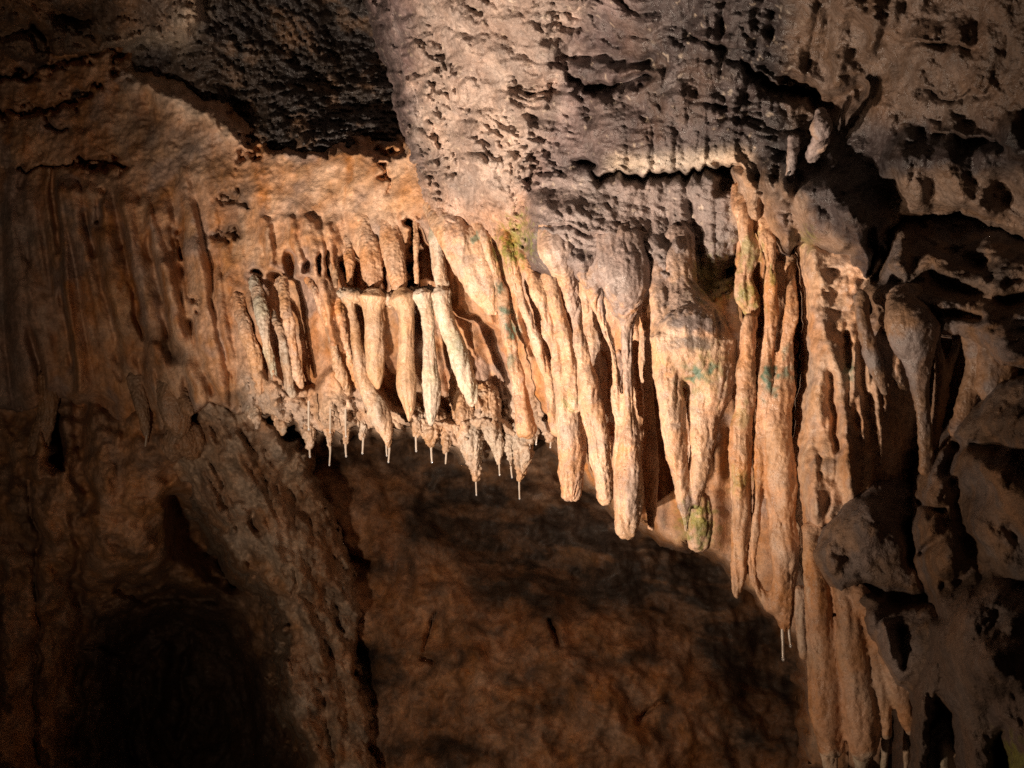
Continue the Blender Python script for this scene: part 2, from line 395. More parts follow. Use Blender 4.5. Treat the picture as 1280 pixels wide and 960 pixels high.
# ---- the grey roof bulge that hangs over the curtain
ceil_base = tps([(480, -250, 2.2), (700, -250, 2.0), (1000, -250, 1.75), (1500, -250, 1.45), (500, 0, 2.72), (500, 180, 2.95), (520, 260, 2.98), (600, 0, 2.5), (600, 120, 2.62), (600, 250, 2.78), (620, 320, 2.84),
                 (700, 50, 2.42), (700, 180, 2.52), (680, 240, 2.55), (690, 290, 2.56), (740, 230, 2.45), (740, 290, 2.49), (800, 225, 2.40), (800, 290, 2.45), (860, 225, 2.37), (860, 300, 2.42), (910, 245, 2.34), (740, 350, 2.52), (800, 80, 2.3), (800, 190, 2.36), (800, 345, 2.48), (870, 380, 2.46),
                 (900, 100, 2.2), (920, 190, 2.26), (950, 270, 2.3), (960, 330, 2.36), (1040, 60, 2.02), (1040, 150, 2.14), (1040, 250, 2.08), (1040, 330, 2.16), (1120, 130, 1.98), (1180, 40, 1.82),
                 (1180, 200, 1.94), (1180, 300, 2.08), (1280, 100, 1.74), (1280, 220, 1.84), (1280, 320, 2.0), (1500, 150, 1.5), (1500, 400, 1.8), (1150, 400, 2.1)])
ceil_poly = [(492, -300), (488, 20), (505, 90), (508, 150), (515, 200), (524, 258), (545, 292), (570, 308), (600, 306), (628, 330), (655, 338), (690, 345), (720, 345), (745, 352), (765, 380), (782, 400), (797, 372), (812, 352), (830, 372),
             (850, 398), (890, 372), (905, 355), (930, 300), (965, 300), (985, 322), (1000, 300), (1030, 312), (1060, 322), (1085, 350), (1102, 330), (1108, 290), (1130, 270), (1200, 262), (1280, 300), (1600, 320), (1600, -300)]
def ceil_fn(u, v):
    D = ceil_base(u, v); uu, vv = warp(u, v, 8, 30, 21.0); P = W(u, v, D)
    left = 1-sstep(680, 760, u+0.25*(v-150)); right = sstep(930, 1050, u)
    # rippled, popcorn-like relief; the ripples run across and droop to the right
    q = P.copy(); q[:, 2] += 0.25*P[:, 0]; q[:, 0] += .02*fbm(P, 6, 2, .5, 41); q[:, 2] += .018*fbm(P, 6, 2, .5, 43)
    lite = sstep(-.2, .4, fbm(P, 5, 3, .5, 49))
    calm = 1-.88*(1-sstep(-14, 25, poly_sd(uu, vv, [(705, 165), (800, 155), (940, 165), (945, 215), (735, 226)])))
    calm = calm*(1-.6*(1-sstep(-20, 25, poly_sd(uu, vv, [(660, 245), (720, 215), (940, 215), (940, 360), (680, 360)]))))
    D -= (0.022*(1-right)+.006)*calm*billow(q, (7, 7, 15), 2, .5, 50)+(.018+.018*left)*calm*(1-right)*(.12+.88*lite)*billow(q, (15, 15, 34), 2, .5, 51)
    D -= (0.0045+.009*left*lite)*billow(q, (34, 34, 75), 2, .5, 52)*(1-.6*right)
    D -= (0.045*calm)*fbm(P, 4, 3, .45, 54)
    # drapes running down into the drips on the right half
    D -= sstep(700, 900, u)*0.02*billow(np.stack([P[:, 0]+.12*P[:, 2], P[:, 1]*.3, P[:, 2]], -1), (17, 8, 5), 2, .5, 56)
    D -= right*(0.02*fbm(P, 10, 3, .5, 58)+.04*fbm(P, (7, 7, 5), 2, .4, 59))
    # hollows
    for pts, wd, h in [([(660, 112), (690, 105)], [16, 16], .05), ([(715, 100), (720, 106)], [9, 9], .1), ([(735, 112), (775, 108), (805, 95)], [7, 8, 6], .1), ([(700, 72), (760, 70), (830, 78)], [8, 12, 10], .05),
                       ([(985, 100), (1005, 112), (1020, 118)], [9, 9, 7], .12), ([(905, 215), (908, 232)], [11, 12], .14), ([(728, 203), (740, 206)], [8, 6], .09),
                       ([(500, 195), (506, 190)], [10, 8], .05), ([(798, 345), (806, 362)], [8, 9], .08),
                       ([(1035, 130), (1062, 118), (1075, 108)], [16, 14, 8], .07), ([(900, 65), (960, 90), (1000, 110)], [7, 8, 8], .03),
                       ([(1090, 290), (1098, 318), (1092, 345)], [6, 6, 4], .12), ([(1010, 318), (1025, 320)], [9, 9], .12), ([(1045, 322), (1055, 324)], [7, 7], .1)]:
        stroke(uu, vv, D, pts, wd, h, 1.3)
    # ridges and lobes
    for pts, wd, h in [([(545, 255), (560, 285), (575, 310)], [14, 16, 10], -.04), ([(600, 270), (612, 295)], [12, 10], -.03), ([(990, 180), (988, 215), (980, 250)], [7, 6, 7], -.06),
                       ([(1000, 240), (1040, 250), (1080, 270)], [28, 34, 30], -.08), ([(1062, 270), (1075, 310), (1086, 345)], [18, 14, 8], -.07), ([(1010, 280), (1040, 305)], [16, 14], -.05),
                       ([(975, 275), (985, 305)], [14, 13], -.07), ([(955, 215), (975, 240)], [14, 14], -.05), ([(925, 215), (940, 240), (935, 270)], [9, 9, 10], -.06), ([(955, 225), (965, 250)], [8, 8], -.04),
                       ([(1128, 200), (1150, 252)], [26, 18], -.07), ([(1185, 190), (1204, 250)], [30, 24], -.08), ([(1238, 200), (1232, 256)], [22, 16], -.07), ([(1265, 160), (1280, 230)], [14, 20], -.08),
                       ([(1050, 80), (1040, 110)], [14, 12], -.05), ([(990, 90), (1000, 100)], [16, 12], -.03), ([(1060, 10), (1095, 20), (1090, 60)], [16, 12, 10], -.05),
                       ([(780, 300), (785, 350), (782, 396)], [34, 28, 14], -.04), ([(722, 330), (726, 352)], [16, 12], -.05), ([(820, 310), (828, 350)], [11, 11], -.06), ([(845, 310), (850, 370)], [14, 22], -.07)]:
        stroke(uu, vv, D, pts, wd, h, 1.1)
    # the fringed shelf
    line = [(735, 214), (760, 218), (770, 212), (790, 216), (806, 219), (818, 213), (835, 216), (850, 211), (862, 215), (880, 206), (900, 208), (915, 203), (935, 210)]
    undercut(u, v+1.5*np.sin(u*.35)+5*perlin(np.stack([u/9, v*0+.5, u*0], -1)), D, line, .14, 10, .05, 40)
    undercut(uu, vv, D, [(655, 282), (700, 280), (745, 286), (760, 290)], .04, 6, .015, 16)
    undercut(uu, vv, D, [(925, 68), (960, 98), (985, 108), (1010, 114), (1035, 116)], .14, 14, .04, 26)
    ledge(uu, vv, D, [(1110, 262), (1145, 268), (1180, 262), (1210, 260), (1240, 266), (1300, 280)], .02, 40, 8)
    undercut(uu, vv, D, [(1160, 160), (1200, 170), (1245, 168), (1270, 190)], .03, 16, .05, 30)
    undercut(uu, vv, D, [(1120, 52), (1170, 50), (1220, 58)], .03, 9, .03, 20)
    undercut(uu, vv, D, [(850, 40), (900, 55), (950, 62)], .04, 9, .03, 20)
    undercut(uu, vv, D, [(1140, 110), (1190, 118), (1250, 112)], .03, 9, .03, 22)
    # vertical step where the grey bulge stands out beside the lit flowstone
    D -= .10*sstep(654, 668, uu)*(1-sstep(668, 800, uu))*sstep(235, 275, vv)*(1-sstep(330, 380, vv))
    D -= 0.002*billow(P, 90, 2, .5, 60)+0.005*fbm(P, 40, 3, .5, 62)
    sd = poly_sd(*warp(u, v, 7, 18, 28.0), ceil_poly)
    D += np.where(sd > 0, 0.03*sd, 0)+0.05*np.exp(-np.maximum(-sd, 0)/9)
    P = W(u, v, D); n = fbm(P, 6, 4, .55, 64)
    c = mix(np.tile(GREY*.62, (len(u), 1)), GREYB*.8, sstep(-.3, .45, n))
    c = mix(c, BROWN*.9, .5*sstep(.1, .5, fbm(P, 8, 3, .5, 66))*sstep(700, 850, u))
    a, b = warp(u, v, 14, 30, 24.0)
    lit = (1-sstep(630, 700, a+.3*(b-200)))*sstep(500, 540, a)  # lamp-bright part of the bulge, painted paler in the colour
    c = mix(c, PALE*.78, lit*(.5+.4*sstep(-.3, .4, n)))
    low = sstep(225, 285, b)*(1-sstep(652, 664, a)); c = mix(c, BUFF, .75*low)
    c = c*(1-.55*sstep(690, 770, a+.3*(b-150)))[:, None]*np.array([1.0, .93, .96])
    c = c*(1-.58*sstep(800, 960, a)*(1-sstep(200, 270, b)))[:, None]  # falloff of the lamp painted in: upper right darkened
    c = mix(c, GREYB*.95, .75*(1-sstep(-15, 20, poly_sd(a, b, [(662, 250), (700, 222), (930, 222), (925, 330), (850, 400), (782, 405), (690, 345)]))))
    fr = np.exp(-((v-np.interp(u, [735, 800, 935], [205, 205, 197]))/12)**2)*sstep(745, 775, u)*(1-sstep(920, 950, u))
    c = mix(c, PALE, .7*fr)
    c = mix(c, BUFF, .7*np.exp(-(seg_dist(a, b, [(925, 210), (940, 250), (935, 300), (965, 300), (945, 250)])[0]/16)**2))
    c = mix(c, BUFF*.9, .45*np.exp(-(seg_dist(a, b, [(975, 230), (1000, 270), (1010, 305), (1055, 310)])[0]/14)**2))
    c = mix(c, BUFF*.55, .5*sstep(1090, 1130, a)*sstep(200, 235, b))
    c = mix(c, BROWN, .4*sstep(960, 1010, a)*(1-sstep(130, 180, b)))
    sp = sstep(.5, .75, fbm(P, 46, 2, .5, 68)); c = mix(c, PALE, .45*sp*(1-right))
    c = flora(c, P)
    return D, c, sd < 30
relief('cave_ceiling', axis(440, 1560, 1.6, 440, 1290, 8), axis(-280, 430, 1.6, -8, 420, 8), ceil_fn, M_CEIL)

# ---- the dim back wall of the lower cavern
deep_base = tps([(-300, 450, 3.9), (-300, 1100, 3.4), (0, 520, 3.6), (0, 960, 3.5), (60, 700, 3.6), (110, 540, 3.54), (110, 900, 3.9), (160, 520, 3.46), (160, 680, 3.52), (230, 550, 3.42), (240, 660, 3.8), (220, 800, 4.4), (250, 930, 4.4),
                 (300, 560, 3.75), (330, 680, 3.9), (400, 800, 3.85), (440, 940, 3.65), (380, 560, 4.0), (440, 640, 3.95), (470, 740, 3.9), (600, 600, 4.1), (600, 760, 3.75), (650, 900, 3.5), (650, 1050, 3.3),
                 (750, 660, 3.9), (800, 800, 3.6), (850, 950, 3.4), (950, 750, 3.7), (1000, 900, 3.5), (1200, 700, 3.5), (1300, 1000, 3.2), (500, 480, 4.1), (900, 560, 4.0), (1500, 700, 3.2)])
def deep_fn(u, v):
    D = deep_base(u, v); uu, vv = warp(u, v, 14, 50, 33.0); P = W(u, v, D)
    rdg = np.exp(-(seg_dist(uu, vv, [(292, 540), (322, 640), (365, 750), (398, 850), (430, 950)])[0]/50)**2)
    D -= .09*fbm(P, 4, 4, .5, 70)+(.016+.03*rdg)*fbm(P, 13, 4, .55, 71)+(.008+.02*rdg)*billow(P, (14, 14, 22), 2, .5, 72)
    D -= (1-sstep(200, 330, u))*(.02*fbm(np.stack([P[:, 0], P[:, 2]*.15, P[:, 2]*0], -1), 14, 3, .5, 76)+.025*fbm(P, 15, 4, .55, 77))
    for pts, wd, h in [
                       ([(228, 635), (244, 675), (285, 715)], [14, 24, 18], .45), ([(98, 500), (100, 620), (102, 750), (98, 950)], [9, 9, 10, 9], .1),
                       ([(68, 525), (72, 560), (76, 580)], [8, 8, 5], .3), ([(60, 520), (50, 570), (55, 595)], [12, 14, 8], -.08), ([(130, 530), (120, 600), (130, 700)], [22, 26, 26], -.08),
                       ([(180, 560), (175, 640), (190, 720)], [24, 30, 24], -.06), ([(200, 810), (200, 850), (195, 880)], [10, 12, 8], -.08), ([(210, 555), (235, 565)], [14, 14], -.1),
                       ([(240, 560), (250, 600)], [9, 8], -.06), ([(345, 540), (365, 580), (375, 610)], [14, 16, 12], .3), ([(730, 598), (715, 606)], [9, 8], .2),
                       ([(525, 800), (548, 765)], [3, 3], .07), ([(530, 818), (545, 828)], [7, 6], .1), ([(690, 780), (700, 800)], [4, 4], .08), ([(440, 560), (480, 640), (470, 680)], [16, 26, 20], -.06),
                       ([(400, 640), (430, 700), (470, 700)], [8, 8, 6], .1), ([(800, 900), (830, 870)], [4, 4], .06), ([(440, 800), (460, 840), (470, 880)], [10, 14, 10], .1),
                       ([(150, 735), (200, 745), (260, 750)], [6, 8, 8], .12), ([(110, 818), (150, 815)], [4, 4], .1), ([(20, 620), (25, 800), (20, 950)], [20, 22, 22], -.06), ([(60, 640), (70, 800), (68, 950)], [16, 16, 16], -.06),
                       ([(42, 600), (45, 780), (44, 950)], [3, 4, 3], .07), ([(165, 890), (172, 950)], [5, 5], .07), ([(238, 800), (225, 920)], [5, 5], .06)]:
        stroke(uu, vv, D, pts, wd, h, 1.15)
    P = W(u, v, D); n = fbm(P, 4, 4, .55, 80)
    c = mix(np.tile(np.array([.36, .19, .10]), (len(u), 1)), np.array([.44, .25, .14]), sstep(-.2, .4, n))
    c = mix(c, PALE*.9, .7*np.exp(-(seg_dist(uu, vv, [(300, 560), (345, 660), (395, 780), (420, 900)])[0]/48)**2))
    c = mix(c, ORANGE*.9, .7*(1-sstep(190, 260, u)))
    dk = 1-sstep(-40, 30, poly_sd(uu, vv, [(110, 760), (230, 720), (300, 740), (350, 840), (390, 960), (300, 1100), (60, 1100), (90, 850)])); c = mix(c, UMBER*.35, .9*dk)  # shade of the lower left hollow painted into the colour
    # black mineral streaks and the curtain's shade below it, both painted as dark colour
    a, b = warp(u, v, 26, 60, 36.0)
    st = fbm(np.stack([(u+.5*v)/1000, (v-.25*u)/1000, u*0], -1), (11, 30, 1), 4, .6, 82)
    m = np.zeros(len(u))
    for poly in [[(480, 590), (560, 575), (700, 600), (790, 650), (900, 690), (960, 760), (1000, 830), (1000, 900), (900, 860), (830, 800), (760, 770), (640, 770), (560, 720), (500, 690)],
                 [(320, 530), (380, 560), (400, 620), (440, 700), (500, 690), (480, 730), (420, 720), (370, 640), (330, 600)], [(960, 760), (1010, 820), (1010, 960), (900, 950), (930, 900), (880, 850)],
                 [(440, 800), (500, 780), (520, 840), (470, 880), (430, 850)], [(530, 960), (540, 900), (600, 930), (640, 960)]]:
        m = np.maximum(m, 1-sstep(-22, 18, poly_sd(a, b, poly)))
    m = np.maximum(m, .9*sstep(390, 420, a)*(1-sstep(555, 610, b)))  # paints the band of shade beneath the fringe
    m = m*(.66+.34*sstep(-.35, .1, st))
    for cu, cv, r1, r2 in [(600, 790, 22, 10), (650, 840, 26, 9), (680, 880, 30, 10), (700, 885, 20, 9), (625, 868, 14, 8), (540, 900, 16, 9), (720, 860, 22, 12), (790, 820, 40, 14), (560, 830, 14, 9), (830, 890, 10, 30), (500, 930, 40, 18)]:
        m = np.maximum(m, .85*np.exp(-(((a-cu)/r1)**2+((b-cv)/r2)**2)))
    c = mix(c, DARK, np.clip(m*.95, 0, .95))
    c = mix(c, UMBER*.8, .5*sstep(.1, .5, fbm(P, 10, 3, .5, 84)))
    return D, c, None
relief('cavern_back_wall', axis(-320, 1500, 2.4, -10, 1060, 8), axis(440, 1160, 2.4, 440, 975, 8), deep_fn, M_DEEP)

def relief_thing(name, label, cat, poly, ctrl, strokes, amp, tintfn, mat, box, step=1.7, extra=None, group=None, curl=.02, wob=4, knob=1.0):
    base = tps(ctrl)
    def fn(u, v):
        D = base(u, v); uu, vv = warp(u, v, wob, 40, poly[0][0]*.013); P = W(u, v, D)
        D -= amp*(.7*fbm(P, 6, 2, .5, 120)+knob*2.2*(np.sqrt(perlin(P, (9, 9, 10), 121)**2+.015)-.3)+knob*.7*(np.sqrt(perlin(P, (20, 20, 22), 123)**2+.012)-.3)+.15*billow(P, (24, 24, 30), 2, .5, 122)+.22*fbm(P, 38, 4, .55, 124))
        for pts, wd, h in strokes: stroke(uu, vv, D, pts, wd, h, 1.1)
        if extra: extra(u, v, uu, vv, D, P)
        sd = poly_sd(*warp(u, v, wob, 20, 2.2), poly)
        D += np.where(sd > 0, curl*sd, 0)+.04*np.exp(-np.maximum(-sd, 0)/8)
        P = W(u, v, D)
        return D, flora(tintfn(P, uu, vv), P), sd < 30
    u0, u1, v0, v1 = box
    o = relief(name, axis(u0, u1, step, u0, min(u1, 1295), 8), axis(v0, v1, step, max(v0, -10), min(v1, 975), 8), fn, mat)
    del o['kind']; o['label'] = label; o['category'] = cat
    if group: o['group'] = group
    return o

# ================================================================== FORMATIONS
def catmull(pts, n):
    p = np.array(pts, float)
    if len(p) == 2: return p[0]+(p[1]-p[0])*np.linspace(0, 1, n)[:, None]
    q = np.vstack([2*p[0]-p[1], p, 2*p[-1]-p[-2]]); out = []
    t = np.linspace(0, len(p)-1-1e-6, n)
    for x in t:
        k = int(x); f = x-k; a, b, c, d = q[k:k+4]
        out.append(.5*((2*b)+(-a+c)*f+(2*a-5*b+4*c-d)*f*f+(-a+3*b-3*c+d)*f**3))
    return np.array(out)

def tube(pts, d, flat=1.0, sides=16, capr=0.6):
    """pts (u,v,half-width px[,depth]) -> closed tube: verts, quads, tris as lists"""
    pts = [tuple(p)+((d,) if len(p) == 3 else ()) for p in pts]
    L = sum(math.hypot(pts[i+1][0]-pts[i][0], pts[i+1][1]-pts[i][1]) for i in range(len(pts)-1))
    n = max(4, int(L/5))
    s = catmull(pts, n); s[:, 2] = np.maximum(s[:, 2], 0.8)
    C = W(s[:, 0], s[:, 1], s[:, 3]); R = s[:, 2]*s[:, 3]/FPX
    T = np.gradient(C, axis=0); T = T-.85*(T@FW)[:, None]*FW; T /= np.linalg.norm(T, axis=1)[:, None]
    # rounded ends
    e0 = C[0]-T[0]*R[0]*capr; e1 = C[-1]+T[-1]*R[-1]*capr
    C = np.vstack([e0, C, e1]); T = np.vstack([T[0], T, T[-1]]); R = np.concatenate([[R[0]*.45], R, [R[-1]*.45]])
    A = np.cross(T, FW); A /= np.linalg.norm(A, axis=1)[:, None]; B = np.cross(A, T)
    th = np.linspace(0, 2*math.pi, sides, endpoint=False)
    V = (C[:, None]+R[:, None, None]*(np.cos(th)[None, :, None]*A[:, None]+flat*np.sin(th)[None, :, None]*B[:, None])).reshape(-1, 3)
    m = len(C); F = []
    for i in range(m-1):
        for j in range(sides):
            k = (j+1) % sides; F.append((i*sides+j, i*sides+k, (i+1)*sides+k, (i+1)*sides+j))
    F.append(tuple(range(sides))[::-1]); F.append(tuple(range((m-1)*sides, m*sides)))
    return V, F

def blob(u, v, d, ru, rv, rd, tilt=0):
    """ellipsoid with pixel radii"""
    c = W(u, v, d); k = d/FPX; V = []; F = []; nu, nv = 20, 12
    ct, stt = math.cos(tilt), math.sin(tilt)
    for i in range(nv+1):
        ph = math.pi*(i+.02)/(nv+.04)
        for j in range(nu):
            a = 2*math.pi*j/nu
            x = math.sin(ph)*math.cos(a)*ru*k; y = math.sin(ph)*math.sin(a)*rd*k; z = math.cos(ph)*rv*k
            x, z = x*ct-z*stt, x*stt+z*ct
            V.append(c+x*RT+y*FW+z*UP)
    for i in range(nv):
        for j in range(nu):
            k2 = (j+1) % nu; F.append((i*nu+j, (i+1)*nu+j, (i+1)*nu+k2, i*nu+k2))
    F.append(tuple(range(nu))); F.append(tuple(range(nv*nu, (nv+1)*nu))[::-1])
    return np.array(V), F

def fuse(parts, voxel, smooth=3):
    """weld overlapping tubes and lobes into one skin"""
    V = []; F = []; o = 0
    for v, f in parts:
        V.append(v); F += [tuple(i+o for i in q) for q in f]; o += len(v)
    me = bpy.data.meshes.new('tmp'); me.from_pydata(np.vstack(V).tolist(), [], F); me.update()
    ob = bpy.data.objects.new('tmp', me); sc.collection.objects.link(ob)
    r = ob.modifiers.new('r', 'REMESH'); r.mode = 'VOXEL'; r.voxel_size = voxel
    s = ob.modifiers.new('s', 'SMOOTH'); s.iterations = smooth; s.factor = .5
    dg = bpy.context.evaluated_depsgraph_get(); ev = ob.evaluated_get(dg); m2 = ev.to_mesh()
    n = len(m2.vertices); co = np.empty(n*3, np.float32); m2.vertices.foreach_get('co', co)
    no = np.empty(n*3, np.float32); m2.vertices.foreach_get('normal', no)
    m2.calc_loop_triangles()
    if all(len(p.vertices) == 4 for p in m2.polygons):
        fi = np.empty(len(m2.polygons)*4, np.int32); m2.polygons.foreach_get('vertices', fi); fi = fi.reshape(-1, 4)
    else:
        fi = np.empty(len(m2.loop_triangles)*3, np.int32); m2.loop_triangles.foreach_get('vertices', fi); fi = fi.reshape(-1, 3)
    ev.to_mesh_clear(); bpy.data.objects.remove(ob); bpy.data.meshes.remove(me)
    return co.reshape(-1, 3).astype(float), no.reshape(-1, 3).astype(float), fi

def drip_color(P, kind):
    n = fbm(P, 8, 4, .55, 90); n2 = fbm(P*[1, 1, .2], 22, 3, .5, 92); one = np.ones((len(P), 1))
    u, v, d = project(P)
    if kind == 'orange': c = mix(one*ORANGE*1.12, BUFF, sstep(-.3, .35, n)); c = mix(c, RUST, .45*sstep(.1, .5, n2))
    elif kind == 'honey': c = mix(one*np.array([.48, .305, .18]), BUFF, sstep(-.1, .5, n)*.6)
    elif kind == 'buff': c = mix(one*BUFF, ORANGE*1.15, sstep(-.1, .45, n)); c = mix(c, PALE, .25*sstep(.1, .5, n2)); c = mix(c, GREYB, .35*sstep(.1, .4, fbm(P, 30, 2, .5, 94)))
    elif kind == 'pale': c = mix(one*PALE*.95, np.array([.42, .37, .28]), sstep(-.2, .4, n)); c = mix(c, BUFF, .6*sstep(.1, .5, n2))
    elif kind == 'crust': c = mix(one*np.array([.42, .27, .17]), PALE*.72, sstep(-.2, .5, n)); c = mix(c, BROWN, .5*sstep(.2, .5, n2))
    elif kind == 'grey': c = mix(one*GREY*1.25, GREYB*1.1, sstep(-.3, .3, n)); c = mix(c, BUFF*.8, .5*sstep(.05, .4, n2))
    elif kind == 'brown': c = mix(one*BROWN*1.25, GREYB*.72, sstep(-.3, .3, n)); c = mix(c, ORANGE*.75, .5*sstep(.0, .4, n2))
    elif kind == 'umber': c = mix(one*UMBER, np.array([.16, .12, .105]), sstep(-.2, .4, n)); c = mix(c, BROWN*1.2, .6*sstep(.05, .4, n2))
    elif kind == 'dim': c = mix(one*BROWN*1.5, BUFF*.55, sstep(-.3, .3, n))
    else: c = one*BUFF
    return c

def formation(name, label, cat, parts, kind, group=None, voxel=.003, lump=.004, fine=.0016, lf=26, mat=None, smooth=3, stains_shade=(), big=.0):
    P, N, F = fuse(parts, voxel, smooth)
    dsp = lump*.75*fbm(P*[1, 1, .35], lf, 3, .5, 100)+fine*billow(P*[1, 1, .7], 85, 2, .6, 104)+lump*.6*billow(P*[1, 1, .13], lf*1.2, 2, .4, 108)
    dsp = dsp+big*fbm(P, 8, 2, .5, 112)
    P2 = P+N*dsp[:, None]
    c = drip_color(P, kind)
    u, v, d = project(P)
    for su, sv, r1, r2, col, s in stains_shade:
        q = np.hypot((u-su)/r1, (v-sv)/r2)+.5*fbm(P, 40, 2, .5, 110)
        c = mix(c, col, s*(1-sstep(.5, 1.1, q)))
    if group == 'long lamp-lit stalactites':      # the roof's grey coating runs down onto their heads
        c = mix(c, GREYB*.9, .85*(1-sstep(322, 400, v+30*fbm(P, 14, 2, .5, 114)+.25*np.abs(u-785)))*sstep(672, 700, u)*(1-sstep(905, 925, u)))
    c = flora(c, P)
    o = link_mesh(name, P2, F, mat or M_STAL, c)
    if label:
        o['label'] = label; o['category'] = cat
        if group: o['group'] = group
    return o

def straw(parent, u, v0, v1, d, r=None, drop=True):
    """thin hollow drip tube hanging plumb, with a drop at its end"""
    rs = random.Random(int(u*7+v0)); r = r or rs.uniform(.95, 1.35); drop = drop and rs.random() < .7; bx, by = rs.uniform(-1, 1)*.003, rs.uniform(-1, 1)*.003
    a = W(u, v0-4, d); L = (v1-v0+4)*d/FPX; R = r*d/FPX; n = 10; th = np.linspace(0, 2*math.pi, n, endpoint=False)
    V = []; rows = 7
    for i in range(rows):
        t = i/(rows-1); rr = R*(1.25-.35*t+.12*math.sin(i*2.1+u))
        V += [a+np.array([rr*math.cos(x)+bx*t*t, rr*math.sin(x)+by*t*t, -L*t]) for x in th]
    F = [(i*n+j, i*n+(j+1) % n, (i+1)*n+(j+1) % n, (i+1)*n+j) for i in range(rows-1) for j in range(n)]
    o = link_mesh('soda_straw', np.array(V), F, M_STRAW, parent=parent)
    if drop:
        c = a+np.array([bx, by, -L-R*.3]); V = []; m = 6
        for i in range(m+1):
            ph = math.pi*(i+.05)/(m+.1)
            V += [c+R*1.15*np.array([math.sin(ph)*math.cos(x), math.sin(ph)*math.sin(x), 1.25*math.cos(ph)]) for x in th]
        F = [(i*n+j, i*n+(j+1) % n, (i+1)*n+(j+1) % n, (i+1)*n+j) for i in range(m) for j in range(n)]
        link_mesh('water_drop', np.array(V), F, M_WATER, parent=o)
    return o

T = tube
def on_wall(pts, top, tip, mid=None):
    """depths relative to the wall: rooted in it at the top, hanging free at the tip"""
    n = len(pts); mid = tip if mid is None else mid; out = []
    for i, p in enumerate(pts):
        f = i/(n-1); off = np.interp(f, [0, .35, 1], [top, mid, tip])
        out.append((p[0], p[1], p[2], float(wall_base(np.array([float(p[0])]), np.array([float(p[1])]))[0]+off)))
    return out
# ---- the slab that slants down through the lower cavern
def but_tint(P, u, v):
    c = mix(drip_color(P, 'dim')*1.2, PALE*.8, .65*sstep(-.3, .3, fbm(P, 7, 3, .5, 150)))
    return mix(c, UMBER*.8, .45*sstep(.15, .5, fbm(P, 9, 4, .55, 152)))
def but_extra(u, v, uu, vv, D, P):
    q = np.stack([P[:, 0]+.45*P[:, 2], P[:, 1]*.3, P[:, 2]*.3], -1)
    D -= .035*billow(q, 14, 3, .5, 154)+.03*fbm(P, 12, 4, .6, 156)
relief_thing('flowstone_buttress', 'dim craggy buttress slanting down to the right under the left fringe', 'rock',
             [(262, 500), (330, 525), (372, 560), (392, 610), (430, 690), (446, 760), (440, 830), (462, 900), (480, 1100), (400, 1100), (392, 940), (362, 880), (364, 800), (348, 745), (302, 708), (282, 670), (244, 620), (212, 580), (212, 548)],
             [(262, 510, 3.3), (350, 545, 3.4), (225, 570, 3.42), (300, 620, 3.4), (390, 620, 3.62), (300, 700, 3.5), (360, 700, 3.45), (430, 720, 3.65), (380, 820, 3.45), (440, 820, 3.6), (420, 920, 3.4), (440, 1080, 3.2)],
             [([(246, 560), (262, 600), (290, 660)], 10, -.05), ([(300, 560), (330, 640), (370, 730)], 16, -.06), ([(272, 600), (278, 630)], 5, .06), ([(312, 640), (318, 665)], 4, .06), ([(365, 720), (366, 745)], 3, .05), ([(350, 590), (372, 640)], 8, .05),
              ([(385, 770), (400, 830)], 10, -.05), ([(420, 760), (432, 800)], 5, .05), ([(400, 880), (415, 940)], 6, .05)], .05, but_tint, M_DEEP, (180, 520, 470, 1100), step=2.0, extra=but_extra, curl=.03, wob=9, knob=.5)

# ---- broken columns under the sheared shelf
formation('flowstone_shelf', 'thin sheared flowstone shelf with shade painted on its top across the broken columns', 'ledge',
          [T([(427, 367, 8), (450, 373, 9), (490, 375, 8), (520, 371, 9), (547, 366, 9)], 2.97, 2.2), T([(432, 366, 5, 3.0), (500, 371, 6, 3.02), (548, 364, 5, 3.0)], 2.95, 2.6)],
          'crust', lump=.012, fine=.004, big=.012, stains_shade=[(455, 362, 34, 6, DARK*2, .85), (500, 366, 34, 6, DARK*2, .8), (530, 360, 16, 8, DARK, .9)])  # dark patches paint the unlit top of the shelf
G1 = 'broken columns below the shelf'
formation('stalactite', 'slim grey crooked column, leftmost under the sheared shelf', 'stalactite',
          [T([(433, 370, 9), (440, 390, 5), (446, 431, 6.5), (452, 472, 8), (462, 494, 10), (474, 515, 14), (484, 545, 7), (485, 556, 3)], 2.95)], 'crust', G1, lump=.006, big=.006)
formation('stalactite', 'fat honey coloured ringed column ending in a small nipple under the shelf', 'stalactite',
          [T([(467, 371, 18), (466, 388, 13), (467, 400, 12), (468, 408, 13), (468, 425, 12), (469, 432, 13), (470, 460, 10), (472, 478, 5), (472, 485, 2)], 2.94)], 'honey', G1, lump=.004, fine=.0008, big=.007)
formation('stalactite', 'smooth amber club shaped column hanging from middle of the shelf', 'stalactite',
          [T([(502, 372, 17), (507, 388, 11), (508, 420, 10), (508, 450, 11.5), (509, 485, 13), (511, 508, 9), (511, 526, 3)], 2.93)], 'honey', G1, lump=.004, fine=.0008, big=.007)
formation('stalactite', 'pale lichen grey column right of the amber club', 'stalactite',
          [T([(528, 368, 14), (533, 388, 8), (536, 420, 8), (537, 450, 10), (539, 490, 12), (539, 515, 9), (539, 530, 4)], 2.93)], 'pale', G1, lump=.006, big=.006)
formation('stalactite', 'pale leaning column, rightmost of the broken row, cracked across at shelf height', 'stalactite',
          [T([(545, 285, 10, 2.95), (548, 330, 9, 2.94), (552, 358, 9, 2.93)], 2.93), T([(550, 366, 13), (558, 400, 10), (570, 435, 11), (583, 475, 13), (591, 503, 8)], 2.92)], 'pale', G1, lump=.007, big=.008)
G2 = 'stubs above the shelf'
